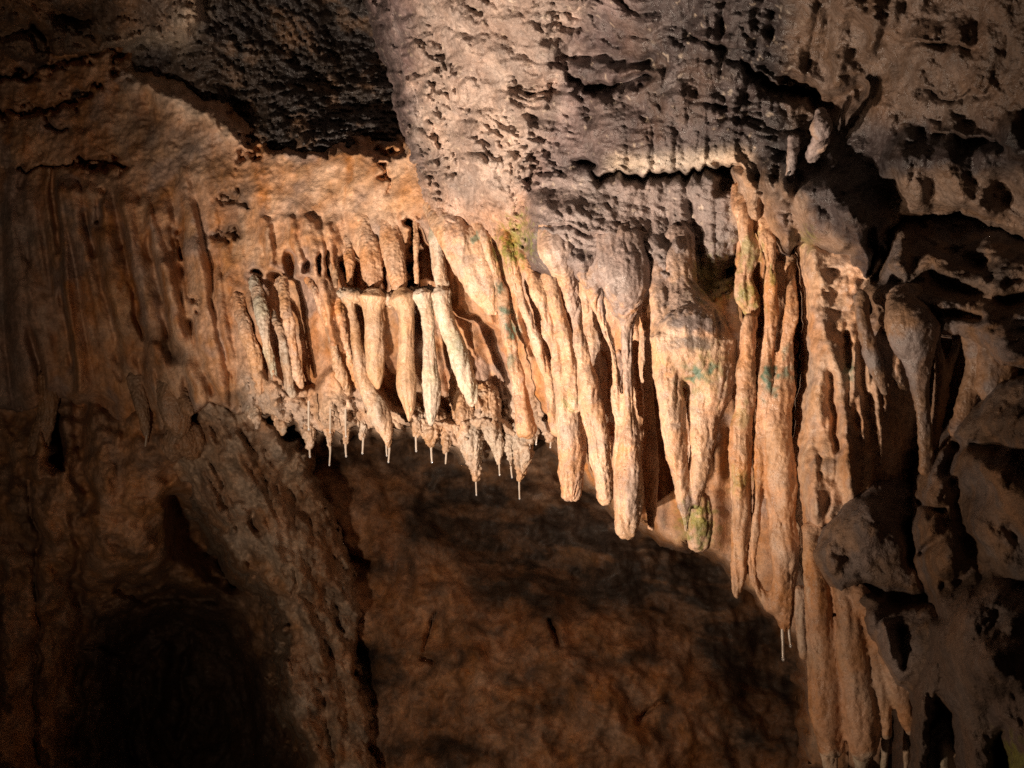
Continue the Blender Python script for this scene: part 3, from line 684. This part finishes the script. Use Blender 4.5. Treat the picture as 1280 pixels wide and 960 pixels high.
for lb, pt, kd in [('narrow orange stub over the left end of the shelf', [(434, 290, 6), (436, 320, 7), (437, 340, 6), (437, 357, 5)], 'orange'),
                   ('wide rounded orange stub over the fat honey column', [(452, 255, 9), (460, 300, 13), (464, 325, 14), (466, 345, 12), (467, 358, 8)], 'orange'),
                   ('tapering orange stub over the amber club column', [(484, 255, 11), (490, 300, 16), (494, 325, 15), (497, 345, 12), (499, 365, 8)], 'orange'),
                   ('thin orange drip in the dark gap above the shelf', [(519, 270, 5), (520, 300, 5), (520, 325, 4.5), (521, 354, 3)], 'orange'),
                   ('short square pale stub just left of the shelf', [(410, 300, 5), (415, 325, 6), (418, 342, 6), (419, 358, 5)], 'crust')]:
    formation('stalactite_stub', lb, 'stalactite', [T(on_wall(pt, .045, -.04, -.005), 3, .8)], kd, G2, lump=.006, fine=.002, big=.006)
G3 = 'slender columns on the orange wall'
for lb, pt, kd in [('broad tan rib at the left end of the slender columns', [(297, 372, 10), (304, 398, 9), (313, 431, 9), (321, 466, 9), (326, 490, 6)], 'orange'),
                   ('mossy tan column below the dark notch, first of the slender group', [(316, 349, 8), (325, 380, 9), (330, 410, 8), (334, 432, 6), (340, 455, 6), (344, 474, 4)], 'pale'),
                   ('thin brown column between two tan ones on the wall', [(342, 390, 5), (348, 410, 5), (353, 431, 5.5), (361, 481, 6), (366, 494, 5)], 'crust'),
                   ('straight tan column with flared cracked head on the wall', [(350, 352, 11), (356, 372, 8), (358, 395, 6), (365, 423, 6), (374, 470, 6), (377, 484, 4)], 'buff'),
                   ('slanting orange rib ending in a snapped collar', [(384, 348, 5), (394, 362, 6), (403, 380, 7), (412, 403, 8)], 'orange'),
                   ('knobbly grey column beneath the snapped collar', [(412, 409, 7), (417, 431, 6), (423, 457, 6.5), (428, 475, 8), (432, 492, 7)], 'crust'),
                   ('thin orange column beside the knobbly grey one', [(420, 362, 9), (426, 395, 5), (432, 425, 5), (439, 455, 5), (443, 474, 4)], 'orange')]:
    formation('stalactite', lb, 'stalactite', [T(on_wall(pt, .02, -.015, -.03), 3, .9)], kd, G3, lump=.007, fine=.0025, big=.006)

# ---- small nubs of the fringe with straws
G4 = 'drip nubs along the crusted fringe'
for lb, pt, st in [
    ('tiny crusted drip nub at left end of the fringe over the dark hole', [(318, 508, 14), (320, 524, 7), (321, 536, 2)], []),
    ('second small drip nub over the dark hole with a stub of straw', [(347, 512, 12), (351, 530, 7), (352, 542, 2.5)], [(352, 542, 547)]),
    ('round crusted nub with a short straw, right of the dark hole', [(380, 520, 12), (386, 542, 9), (387, 558, 3)], [(387, 558, 572)]),
    ('long pointed nub carrying the longest straw of the left fringe', [(408, 520, 12), (412, 542, 7), (413, 563, 2.5)], [(413, 562, 584)]),
    ('slim nub with straw left of the paired straws', [(430, 518, 11), (432, 540, 7), (432, 558, 2.5)], [(432, 558, 572)]),
    ('small upturned nub with straw next to the grey crooked column', [(452, 512, 12), (454, 534, 7), (454, 551, 2.5)], [(454, 551, 567)]),
    ('nub with two straws side by side', [(480, 520, 13), (485, 542, 8), (485, 560, 3)], [(483, 558, 571), (487, 558, 580)]),
    ('narrow spindle nub with straw beneath the pale grey column', [(521, 505, 6), (520, 525, 8), (520, 546, 3)], [(520, 546, 567)]),
    ('lumpy cauliflower nub with straw below the leaning column', [(545, 520, 18), (540, 540, 12), (539, 557, 4)], [(539, 557, 578)]),
    ('crusted nub with straw between cauliflower nub and big cone', [(562, 530, 16), (559, 550, 9), (558, 564, 3)], [(558, 563, 584)]),
    ('big crusted cone with long wet straw below the leaning column', [(572, 470, 10), (580, 515, 15), (588, 550, 17), (594, 578, 11), (596, 598, 4)], [(595, 598, 622)]),
    ('crusted finger right of the big cone', [(606, 490, 18), (613, 530, 14), (621, 560, 8), (624, 580, 3)], [(624, 580, 594)]),
    ('thin short drip between finger and blunt cone', [(634, 535, 11), (638, 565, 6), (639, 588, 2.5)], [(639, 587, 599)]),
    ('blunt crusted cone with straw under the long orange ribs', [(652, 530, 11), (653, 562, 13), (650, 585, 9), (649, 602, 3)], [(649, 601, 624)]),
    ('pale fringe drip with two straws under the green flecked rib', [(662, 515, 12), (664, 540, 8), (665, 553, 4)], [(662, 552, 562), (671, 546, 558)]),
    ('pale drip with straw behind the tall orange stalactite', [(686, 520, 12), (688, 540, 7), (689, 549, 3)], [(689, 548, 561)])]:
    pt = on_wall(pt, .06, -.01, .01); d = pt[-1][3]
    o = formation('stalactite', lb, 'stalactite', [T(pt, d)], 'crust', G4, lump=.010, fine=.004, big=.006, voxel=.0028)
    for u, a, b in st: straw(o, u, a, b-random.Random(int(u)).uniform(0, 4), d)
for lb, u, a, b, d in [('single straw hanging before the crusted fringe, left one', 386, 505, 536, 3.02), ('single straw hanging before the crusted fringe, right one', 432, 515, 545, 3.02),
                       ('single straw in front of the crust between the other two', 413, 512, 540, 3.02)]:
    o = straw(None, u, a, b, d); o['label'] = lb; o['category'] = 'soda straw'; o['group'] = 'lone straws'
for lb, pt, st in [('brown drip on the shadowed left wall with faint straw', [(168, 470, 10, 3.4), (176, 505, 9), (182, 535, 5), (183, 548, 2)], [(183, 548, 558)]),
                   ('rounded brown drip below the left flutes', [(215, 480, 14), (232, 505, 10), (238, 518, 5)], []),
                   ('long blunt tongue hanging off the left flutes', [(198, 455, 14), (215, 495, 20), (222, 530, 16), (222, 542, 10)], []),
                   ('dim blunt boss over the lower cavern, left of the dark hole', [(240, 548, 26), (222, 556, 22), (216, 566, 14)], []),
                   ('dim tapering drip at the far left column foot', [(62, 470, 14), (60, 510, 12), (48, 560, 12), (50, 585, 6)], []),
                   ]:
    if 'faint' in lb and 'lone' in lb: pt = [(p[0], p[1], p[2], 3.37) for p in pt]
    elif 'boss' in lb: pt = [(p[0], p[1], p[2], 3.36) for p in pt]
    elif 'far left' in lb: pt = [(p[0], p[1], p[2], 3.54) for p in pt]
    else: pt = on_wall([p[:3] for p in pt], .03, -.03, -.01)
    d = pt[-1][3]
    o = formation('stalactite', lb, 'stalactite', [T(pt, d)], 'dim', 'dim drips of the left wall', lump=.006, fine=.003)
    for u, a, b in st: straw(o, u, a, b, d, drop=False)

# ---- drapery and long stalactites in the lamp light
def sheet_tint(P, u, v):
    return mix(drip_color(P, 'orange'), RUST*1.2, .5*sstep(-.1, .4, fbm(P*[1, 1, .2], 20, 2, .5, 140)))
def sheet_extra(u, v, uu, vv, D, P):
    lean = np.interp(u, [560, 700, 850, 1000], [.22, .17, .05, 0])
    q = np.stack([(u-lean*(v-300))/1000, v/1000, u*0], -1)
    D -= .03*billow(q, (26, 2.0, 1), 2, .5, 142)
relief_thing('flowstone_curtain', 'thin orange flowstone sheet webbing the lamp-lit stalactites left of centre', 'drapery',
             [(600, 290), (700, 320), (800, 330), (815, 380), (806, 500), (800, 600), (792, 640), (772, 625), (756, 560), (748, 600), (735, 580), (725, 520), (714, 560), (690, 530), (672, 500), (660, 450), (640, 400), (615, 340)],
             [(600, 300, 2.9), (660, 350, 2.78), (660, 450, 2.8), (720, 350, 2.66), (730, 500, 2.68), (800, 350, 2.58), (795, 600, 2.58), (690, 530, 2.78)],
             [([(738, 400), (745, 460), (750, 520)], 9, .04), ([(715, 420), (726, 480)], 6, .06), ([(655, 390), (668, 440)], 7, .06)], .014, sheet_tint, M_STAL, (570, 850, 260, 680), extra=sheet_extra, curl=.06, knob=.2)
relief_thing('flowstone_curtain', 'deep orange flowstone sheet behind the forked stalactite', 'drapery',
             [(915, 250), (1000, 270), (1004, 350), (998, 450), (990, 540), (965, 600), (950, 520), (945, 430), (930, 400), (920, 330)],
             [(920, 270, 2.38), (1000, 280, 2.4), (950, 400, 2.38), (1000, 420, 2.42), (970, 560, 2.36)],
             [([(948, 330), (950, 420)], 5, .06), ([(975, 330), (976, 420)], 5, .04)], .014, sheet_tint, M_STAL, (890, 1030, 225, 630), extra=sheet_extra, curl=.06, knob=.2)
G5 = 'long lamp-lit stalactites'
formation('drapery', 'bright buff drapery tongue curling down beside the leaning column', 'drapery',
          [T([(538, 235, 18, 3.05), (552, 268, 20, 2.94), (568, 296, 22), (586, 330, 22), (603, 365, 17), (614, 390, 7)], 2.88, .7), T([(565, 255, 18, 3.0), (580, 290, 20, 2.9), (600, 320, 17), (612, 360, 12), (618, 392, 5)], 2.87, .7)], 'buff', lump=.005)
formation('stalactite', 'long thin rib flecked with teal green spots', 'stalactite',
          [T([(590, 250, 14, 2.95), (600, 280, 13, 2.86), (610, 306, 10), (622, 350, 7), (632, 402, 7), (642, 450, 8), (650, 500, 9), (660, 540, 11)], 2.83)], 'buff', G5, lump=.0075, fine=.0017, big=.010)
formation('stalactite', 'buff rib with green algae at its head beside the grey bulge', 'stalactite',
          [T([(622, 250, 16, 2.95), (630, 290, 15, 2.82), (638, 322, 11), (648, 362, 8), (662, 405, 7), (678, 450, 7), (690, 490, 8), (700, 540, 9)], 2.74)], 'buff', G5, lump=.0075, fine=.0017, big=.010)
formation('stalactite', 'sturdy orange stalactite ending blunt, left of the tall trio', 'stalactite',
          [T([(640, 270, 14, 2.85), (654, 315, 13, 2.74), (670, 360, 10), (686, 405, 8), (698, 450, 9), (708, 505, 15), (713, 560, 17), (714, 600, 15), (714, 622, 12)], 2.68),
           T([(678, 290, 12, 2.8), (684, 325, 12, 2.7), (692, 368, 9), (702, 405, 9), (712, 452, 11), (716, 510, 13)], 2.67), T([(676, 400, 4, 2.7), (690, 440, 5, 2.7), (702, 490, 7, 2.7)], 2.68)], 'buff', G5, lump=.0075, fine=.0017, big=.010)
formation('stalactite', 'tall buff stalactite with grey left edge and dark side crack', 'stalactite',
          [T([(690, 275, 20, 2.54), (702, 318, 22, 2.5), (713, 355, 14, 2.53), (721, 400, 8), (728, 445, 9), (737, 490, 12), (746, 540, 14), (753, 590, 15), (756, 622, 11)], 2.58),
           T([(740, 380, 14, 2.66), (748, 460, 15, 2.66), (756, 540, 12, 2.65)], 2.65, .5)], 'buff', G5, lump=.0075, fine=.0017, big=.010, stains_shade=[(718, 372, 12, 50, GREYB, .6), (748, 480, 3.5, 28, DARK*2, .6)])
formation('stalactite', 'tallest grey fronted stalactite dripping from the dark bulge', 'stalactite',
          [T([(774, 300, 44, 2.5), (780, 345, 36, 2.44), (783, 376, 23, 2.44), (783, 402, 13), (785, 440, 8.5), (786, 490, 10), (788, 540, 14), (787, 600, 16), (785, 650, 14), (784, 664, 11)], 2.47),
           T([(728, 315, 20, 2.52), (738, 350, 16, 2.48), (745, 378, 10, 2.5), (754, 405, 7), (766, 440, 6), (772, 490, 7), (776, 550, 9), (776, 620, 9), (778, 655, 8)], 2.5),
           T([(774, 440, 8, 2.54), (779, 520, 10, 2.54), (782, 600, 10, 2.53)], 2.53, .6)], 'buff', G5, lump=.0075, fine=.0017, big=.010, stains_shade=[(782, 340, 60, 62, GREYB*.85, .9), (784, 440, 14, 75, GREYB, .6), (790, 610, 10, 60, GREYB*1.1, .5)])
formation('stalactite', 'shadowed brown stalactite right behind the tallest grey fronted one', 'stalactite',
          [T([(815, 310, 18, 2.46), (812, 350, 16, 2.46), (808, 385, 12, 2.5), (806, 410, 10), (809, 460, 10), (811, 550, 10), (812, 620, 9), (813, 662, 6)], 2.54)], 'orange', G5, lump=.0075, fine=.0017, big=.010)
formation('stalactite', 'broad two-legged stalactite with dark banded head and green tinge', 'stalactite',
          [T([(848, 295, 20, 2.42), (850, 345, 20, 2.39), (854, 375, 26, 2.36), (862, 400, 44), (866, 428, 49), (870, 458, 41)], 2.33, .75), T([(824, 300, 13, 2.44), (827, 350, 12, 2.4), (830, 385, 15, 2.36), (836, 425, 24)], 2.34),
           T([(834, 420, 24), (836, 470, 19), (841, 530, 15), (849, 590, 11), (857, 635, 8), (858, 664, 4)], 2.32, .9), T([(890, 425, 32), (888, 475, 29), (882, 525, 20), (876, 575, 13), (868, 630, 9)], 2.32, .9),
           T([(858, 460, 26, 2.38), (860, 540, 16, 2.42), (862, 600, 10, 2.42)], 2.4, .6), T([(872, 622, 13, 2.44), (874, 655, 15, 2.44), (874, 684, 12, 2.44)], 2.44)], 'buff', G5, lump=.006, fine=.0016, big=.008,
          stains_shade=[(872, 404, 52, 17, GREY*.8, .9), (864, 428, 30, 11, DARK*3, .8), (850, 370, 34, 34, GREYB*.9, .7), (862, 632, 16, 12, GREY, .6)])
formation('stalactite', 'long straight stalactite hanging lowest below a knobbly head', 'stalactite',
          [T([(926, 235, 14, 2.38), (929, 262, 15, 2.32), (932, 290, 10), (938, 318, 13), (930, 345, 12), (934, 375, 14), (940, 395, 9)], 2.3), T([(938, 395, 10), (935, 430, 11), (930, 500, 12), (926, 560, 14), (926, 620, 15), (926, 690, 12), (923, 735, 8), (922, 747, 6)], 2.27)], 'orange', G5, lump=.0075, fine=.0017, big=.010)
formation('stalactite', 'forked orange stalactite with a dark eye hole and dripping tip', 'stalactite',
          [T([(952, 245, 14, 2.38), (956, 275, 14, 2.32), (962, 320, 10), (963, 380, 9), (961, 440, 9), (957, 500, 11), (950, 580, 9), (946, 640, 7), (940, 690, 7), (945, 725, 8), (958, 750, 8), (976, 765, 8)], 2.26),
           T([(988, 320, 8, 2.34), (990, 370, 7), (986, 420, 9), (980, 460, 11), (974, 520, 16), (974, 580, 20), (978, 640, 18), (979, 700, 18), (979, 745, 16), (982, 775, 9), (981, 790, 4)], 2.25),
           T([(958, 510, 10), (964, 560, 14), (968, 590, 14)], 2.27), T([(975, 330, 10, 2.38), (975, 430, 12, 2.38), (970, 540, 16, 2.34)], 2.37, .6)], 'orange', G5, lump=.0075, fine=.0017, big=.010)
tip = bpy.data.objects['stalactite.%03d' % (len([o for o in bpy.data.objects if o.name.startswith('stalactite.')]))]
straw(tip, 978, 786, 822, 2.25, 2.0); straw(tip, 986, 784, 806, 2.25, 1.8)

# ---- flowstone column and draperies on the right
def col_tint(P, u, v):
    c = drip_color(P, 'buff')
    return mix(c, BROWN*1.6, .5*sstep(.0, .4, fbm(P, 20, 3, .5, 130))*(1-sstep(390, 430, v)))
def col_extra(u, v, uu, vv, D, P):
    z = sstep(1005, 1030, u)*(1-sstep(1085, 1100, u))*sstep(325, 345, v)*(1-sstep(385, 415, v))
    D -= .011*z*fbm(P, (24, 24, 40), 3, .55, 132)
    D -= .012*billow(np.stack([P[:, 0]-.1*P[:, 2], P[:, 1]*.2, P[:, 2]*.14], -1), 26, 2, .5, 134)*sstep(380, 430, v)
relief_thing('flowstone_column', 'massive buff fluted flowstone column right of the forked stalactite', 'column',
             [(985, 290), (1000, 330), (1008, 380), (1013, 450), (1004, 500), (998, 560), (1003, 620), (1012, 680), (1025, 740), (1090, 740), (1120, 640), (1135, 560), (1150, 500), (1150, 440), (1130, 400), (1098, 350), (1085, 290)],
             [(1000, 320, 2.27), (1050, 330, 2.2), (1010, 450, 2.2), (1050, 450, 2.13), (1100, 450, 2.15), (1140, 500, 2.17), (1140, 420, 2.14), (1000, 560, 2.17), (1050, 580, 2.07), (1100, 580, 2.1), (1040, 700, 2.1), (1090, 700, 2.12)],
             [([(1018, 320), (1022, 380), (1024, 450), (1018, 520)], [14, 14, 14, 14], -.04), ([(1040, 430), (1052, 500), (1062, 590), (1070, 640)], 9, -.026), ([(1066, 440), (1072, 480), (1080, 560), (1086, 640)], 7, -.018),
              ([(1090, 440), (1100, 500), (1106, 580)], 14, -.03), ([(1122, 450), (1131, 490), (1126, 560)], 9, -.015), ([(1038, 470), (1042, 520), (1048, 560)], 4, .03), ([(1056, 420), (1060, 455)], 4, .03),
              ([(1078, 430), (1084, 490), (1090, 560)], 6, .02), ([(1014, 580), (1018, 640)], 14, -.04), ([(1034, 660), (1038, 700)], 5, .04)],
             .02, col_tint, M_STAL, (960, 1190, 265, 770), extra=col_extra, knob=.25)
formation('drapery', 'pleated orange drapery with white tips at lower right', 'drapery',
          [T([(1018, 660, 16, 2.12), (1020, 720, 14), (1028, 800, 19), (1034, 880, 23), (1040, 938, 16)], 2.06), T([(1048, 680, 20, 2.08), (1060, 760, 17), (1070, 840, 21), (1078, 910, 22), (1078, 942, 16)], 2.02),
           T([(1075, 740, 14), (1092, 800, 10), (1104, 870, 10), (1110, 920, 6)], 2.0), T([(1090, 760, 14), (1112, 820, 12), (1128, 880, 11), (1138, 915, 5)], 1.98), T([(1110, 780, 14), (1140, 850, 10), (1160, 900, 8), (1168, 950, 6)], 1.96),
           T([(1040, 720, 30, 2.12), (1060, 820, 36, 2.12), (1080, 900, 34, 2.1)], 2.1, .6), T([(1000, 735, 7, 2.12), (1000, 780, 8, 2.12), (1006, 820, 5, 2.12)], 2.12)],
          'orange', voxel=.0035, lump=.005, stains_shade=[(1044, 946, 20, 9, PALE*1.2, .7), (1084, 948, 24, 8, PALE*1.1, .7), (1110, 922, 12, 6, PALE, .6), (1140, 918, 8, 6, PALE, .6), (1002, 770, 10, 60, PALE, .6)])
for lb, pt in [('white wet drip tip under the drapery, thick left one', [(1034, 930, 12), (1037, 955, 9), (1038, 990, 7)]), ('white drip tip under the drapery beside the thick one', [(1074, 938, 12), (1076, 960, 8), (1077, 985, 5)]),
               ('thin pale drip finger under the drapery toward the arch', [(1106, 915, 6), (1105, 945, 4.5), (1104, 975, 4)]), ('slender pale drip finger nearest the arch', [(1135, 908, 5), (1133, 940, 4), (1132, 965, 3)])]:
    formation('stalactite', lb, 'stalactite', [T(pt, 2.07)], 'pale', 'white drips under the drapery', lump=.004)
G6 = 'brown drips under the right arch'
formation('stalactite', 'dark leaf shaped drip at left of the right arch', 'stalactite', [T([(1076, 370, 10, 2.02), (1080, 405, 9), (1088, 440, 10), (1100, 470, 9), (1106, 492, 4)], 1.99), T([(1098, 400, 14, 2.05), (1102, 440, 14), (1108, 480, 7)], 2.02)], 'brown', G6)
formation('stalactite', 'funnel shaped brown stalactite narrowing to a thin stem in the arch', 'stalactite',
          [T([(1140, 375, 30, 2.0), (1141, 400, 36, 1.94), (1143, 425, 30), (1147, 450, 20), (1150, 478, 12), (1154, 512, 9.5), (1157, 550, 9.5), (1158, 590, 11)], 1.93, .8)], 'brown', G6)
formation('stalactite', 'looped brown drip with a small eyelet', 'stalactite',
          [T([(1172, 395, 9, 1.98), (1172, 430, 5), (1176, 455, 7), (1178, 470, 9), (1174, 505, 9), (1166, 545, 9), (1160, 575, 8)], 1.96), T([(1196, 405, 9, 1.98), (1196, 432, 6), (1188, 455, 7), (1180, 472, 9)], 1.96)], 'brown', G6)
formation('stalactite', 'stout brown leg at the right end of the arch', 'stalactite',
          [T([(1216, 395, 24, 1.96), (1220, 430, 17), (1218, 465, 13), (1208, 500, 12), (1196, 540, 12)], 1.92), T([(1250, 400, 26, 1.9), (1250, 450, 24), (1240, 490, 20)], 1.88)], 'brown', G6)

# ---- foreground rock on the right
B = blob
G7 = 'foreground rock masses'
def arch_tint(P, u, v):
    return mix(drip_color(P, 'umber'), drip_color(P, 'brown'), sstep(345, 385, v)*.9)*.85
relief_thing('rock_outcrop', 'brown rock ledge with dark wrinkled cleft roofing the right arch', 'rock',
             [(1062, 388), (1085, 352), (1098, 300), (1112, 255), (1160, 250), (1700, 235), (1700, 470), (1290, 462), (1245, 452), (1226, 432), (1200, 420), (1168, 416), (1142, 428), (1112, 418), (1090, 396)],
             [(1070, 385, 2.06), (1130, 300, 2.08), (1200, 300, 2.07), (1280, 290, 2.0), (1150, 350, 2.0), (1200, 370, 1.93), (1280, 380, 1.82), (1140, 410, 1.96), (1240, 420, 1.84), (1600, 350, 1.6)],
             [([(1165, 328), (1205, 348), (1245, 364)], 15, -.03), ([(1240, 318), (1285, 335)], 19, -.03), ([(1128, 290), (1122, 330)], 14, -.07), ([(1192, 320), (1225, 330)], 9, .05), ([(1168, 346), (1230, 370), (1290, 388)], 8, .03),
              ([(1125, 396), (1165, 389), (1225, 397)], 5, .05), ([(1085, 378), (1088, 398)], 6, .08), ([(1100, 372), (1150, 376), (1180, 380)], 12, -.04), ([(1130, 408), (1140, 425)], 20, -.03), ([(1180, 392), (1175, 412)], 8, -.03),
              ([(1105, 300), (1104, 330), (1095, 350)], 5, .08), ([(1250, 372), (1290, 372)], 8, .05), ([(1240, 405), (1262, 440)], 22, -.05)],
             .034, arch_tint, M_FORE, (1040, 1680, 225, 500), group=G7, curl=.05)
def mass_tint(P, u, v):
    c = drip_color(P, 'umber')
    m = np.maximum(np.exp(-(seg_dist(u, v, [(1165, 600), (1165, 700), (1185, 700)])[0]/26)**2), np.exp(-(seg_dist(u, v, [(1215, 570), (1260, 620), (1250, 680)])[0]/34)**2))
    c = mix(c, drip_color(P, 'brown'), .85*m)
    return mix(c, np.array([.15, .108, .092]), .5*sstep(720, 760, v))*.8
relief_thing('rock_outcrop', 'large lobed brown and grey rock mass filling the right edge below the arch', 'rock',
             [(1140, 640), (1150, 600), (1166, 572), (1188, 548), (1205, 522), (1232, 492), (1260, 476), (1300, 468), (1700, 440), (1700, 1250), (1262, 1250), (1268, 1000), (1262, 945), (1252, 912), (1240, 925), (1236, 990), (1232, 1250), (1205, 1250), (1204, 980), (1196, 930), (1190, 890), (1172, 872), (1158, 905), (1156, 960), (1150, 1000), (1145, 960), (1146, 900), (1140, 860), (1160, 800), (1162, 752), (1148, 720)],
             [(1145, 620, 1.97), (1200, 550, 1.88), (1280, 500, 1.76), (1170, 660, 1.84), (1250, 620, 1.72), (1155, 720, 1.88), (1240, 700, 1.74), (1240, 800, 1.64), (1175, 830, 1.76), (1280, 850, 1.57), (1220, 900, 1.68), (1600, 700, 1.3), (1600, 1100, 1.3), (1150, 900, 1.8), (1220, 1000, 1.68), (1150, 1000, 1.8)],
             [([(1172, 598), (1160, 612)], 20, -.05), ([(1158, 655), (1160, 668)], 15, -.05), ([(1186, 690), (1176, 705)], 18, -.05), ([(1250, 600), (1285, 645)], 32, -.08), ([(1228, 662), (1240, 675)], 24, -.05), ([(1240, 520), (1290, 512)], 24, -.06),
              ([(1212, 572), (1250, 592)], 13, -.05), ([(1192, 604), (1200, 650), (1222, 705)], 9, .035), ([(1190, 556), (1240, 560), (1290, 590)], 12, .045), ([(1185, 730), (1240, 712), (1290, 745)], 12, .04), ([(1215, 790), (1240, 820)], 44, -.1),
              ([(1150, 742), (1165, 748), (1172, 770)], 9, .1), ([(1150, 630), (1178, 638)], 5, .05), ([(1168, 676), (1150, 690)], 5, .05), ([(1195, 560), (1180, 590)], 8, .05), ([(1260, 660), (1295, 690)], 10, .03)],
             .03, mass_tint, M_FORE, (1115, 1680, 430, 1240), group=G7)
def boss_tint(P, u, v):
    c = drip_color(P, 'umber'); c = mix(c, drip_color(P, 'grey')*.9, .7*np.exp(-(seg_dist(u, v, [(1100, 775), (1112, 815), (1122, 845)])[0]/17)**2))
    return mix(c, GREY*.9, .5*(1-sstep(625, 660, v)))
relief_thing('rock_outcrop', 'dark domed boss with a nose shaped ribbed snout below it', 'rock',
             [(1010, 695), (1028, 662), (1058, 628), (1088, 602), (1120, 598), (1142, 618), (1146, 680), (1150, 720), (1160, 745), (1178, 765), (1188, 800), (1195, 850), (1178, 878), (1142, 868), (1122, 850), (1098, 815), (1082, 772), (1060, 748), (1035, 735), (1015, 720)],
             [(1010, 690, 2.07), (1080, 605, 2.06), (1080, 670, 1.96), (1130, 640, 2.0), (1100, 770, 1.95), (1100, 805, 1.91), (1140, 850, 1.85), (1185, 850, 1.78), (1150, 770, 1.89), (1140, 800, 1.86), (1170, 800, 1.81)],
             [([(1098, 772), (1110, 808), (1122, 845)], 16, -.025), ([(1118, 748), (1142, 750), (1168, 746)], 10, .07), ([(1030, 690), (1040, 705)], 15, -.04), ([(1105, 780), (1114, 822)], 4, -.02), ([(1128, 790), (1130, 830)], 5, .03), ([(1092, 770), (1082, 790)], 8, -.03),
              ([(1100, 640), (1075, 660)], 30, -.04), ([(1062, 742), (1080, 735), (1100, 742)], 7, .05), ([(1136, 660), (1140, 700)], 8, .05)],
             .026, boss_tint, M_FORE, (985, 1230, 575, 905), group=G7, knob=.7)
formation('rock_outcrop', 'pale crusted rock seen through the lower arch', 'rock', [B(1190, 945, 1.9, 22, 44, 24), B(1172, 965, 1.92, 18, 26, 20), B(1178, 1000, 1.9, 40, 40, 24)], 'pale', G7, voxel=.004, lump=.02, fine=.004)
formation('stalactite_stump', 'small pale knob on the ceiling casting a long pointed shadow', 'stalactite', [B(1027, 160, 1.98, 13, 17, 13), T([(1026, 138, 8, 2.0), (1027, 158, 12, 1.99), (1024, 178, 12, 2.05), (1016, 198, 10, 2.1)], 2.05), T([(993, 172, 8, 2.1), (990, 200, 7, 2.09), (984, 236, 8, 2.12)], 2.1)], 'grey', lump=.004)
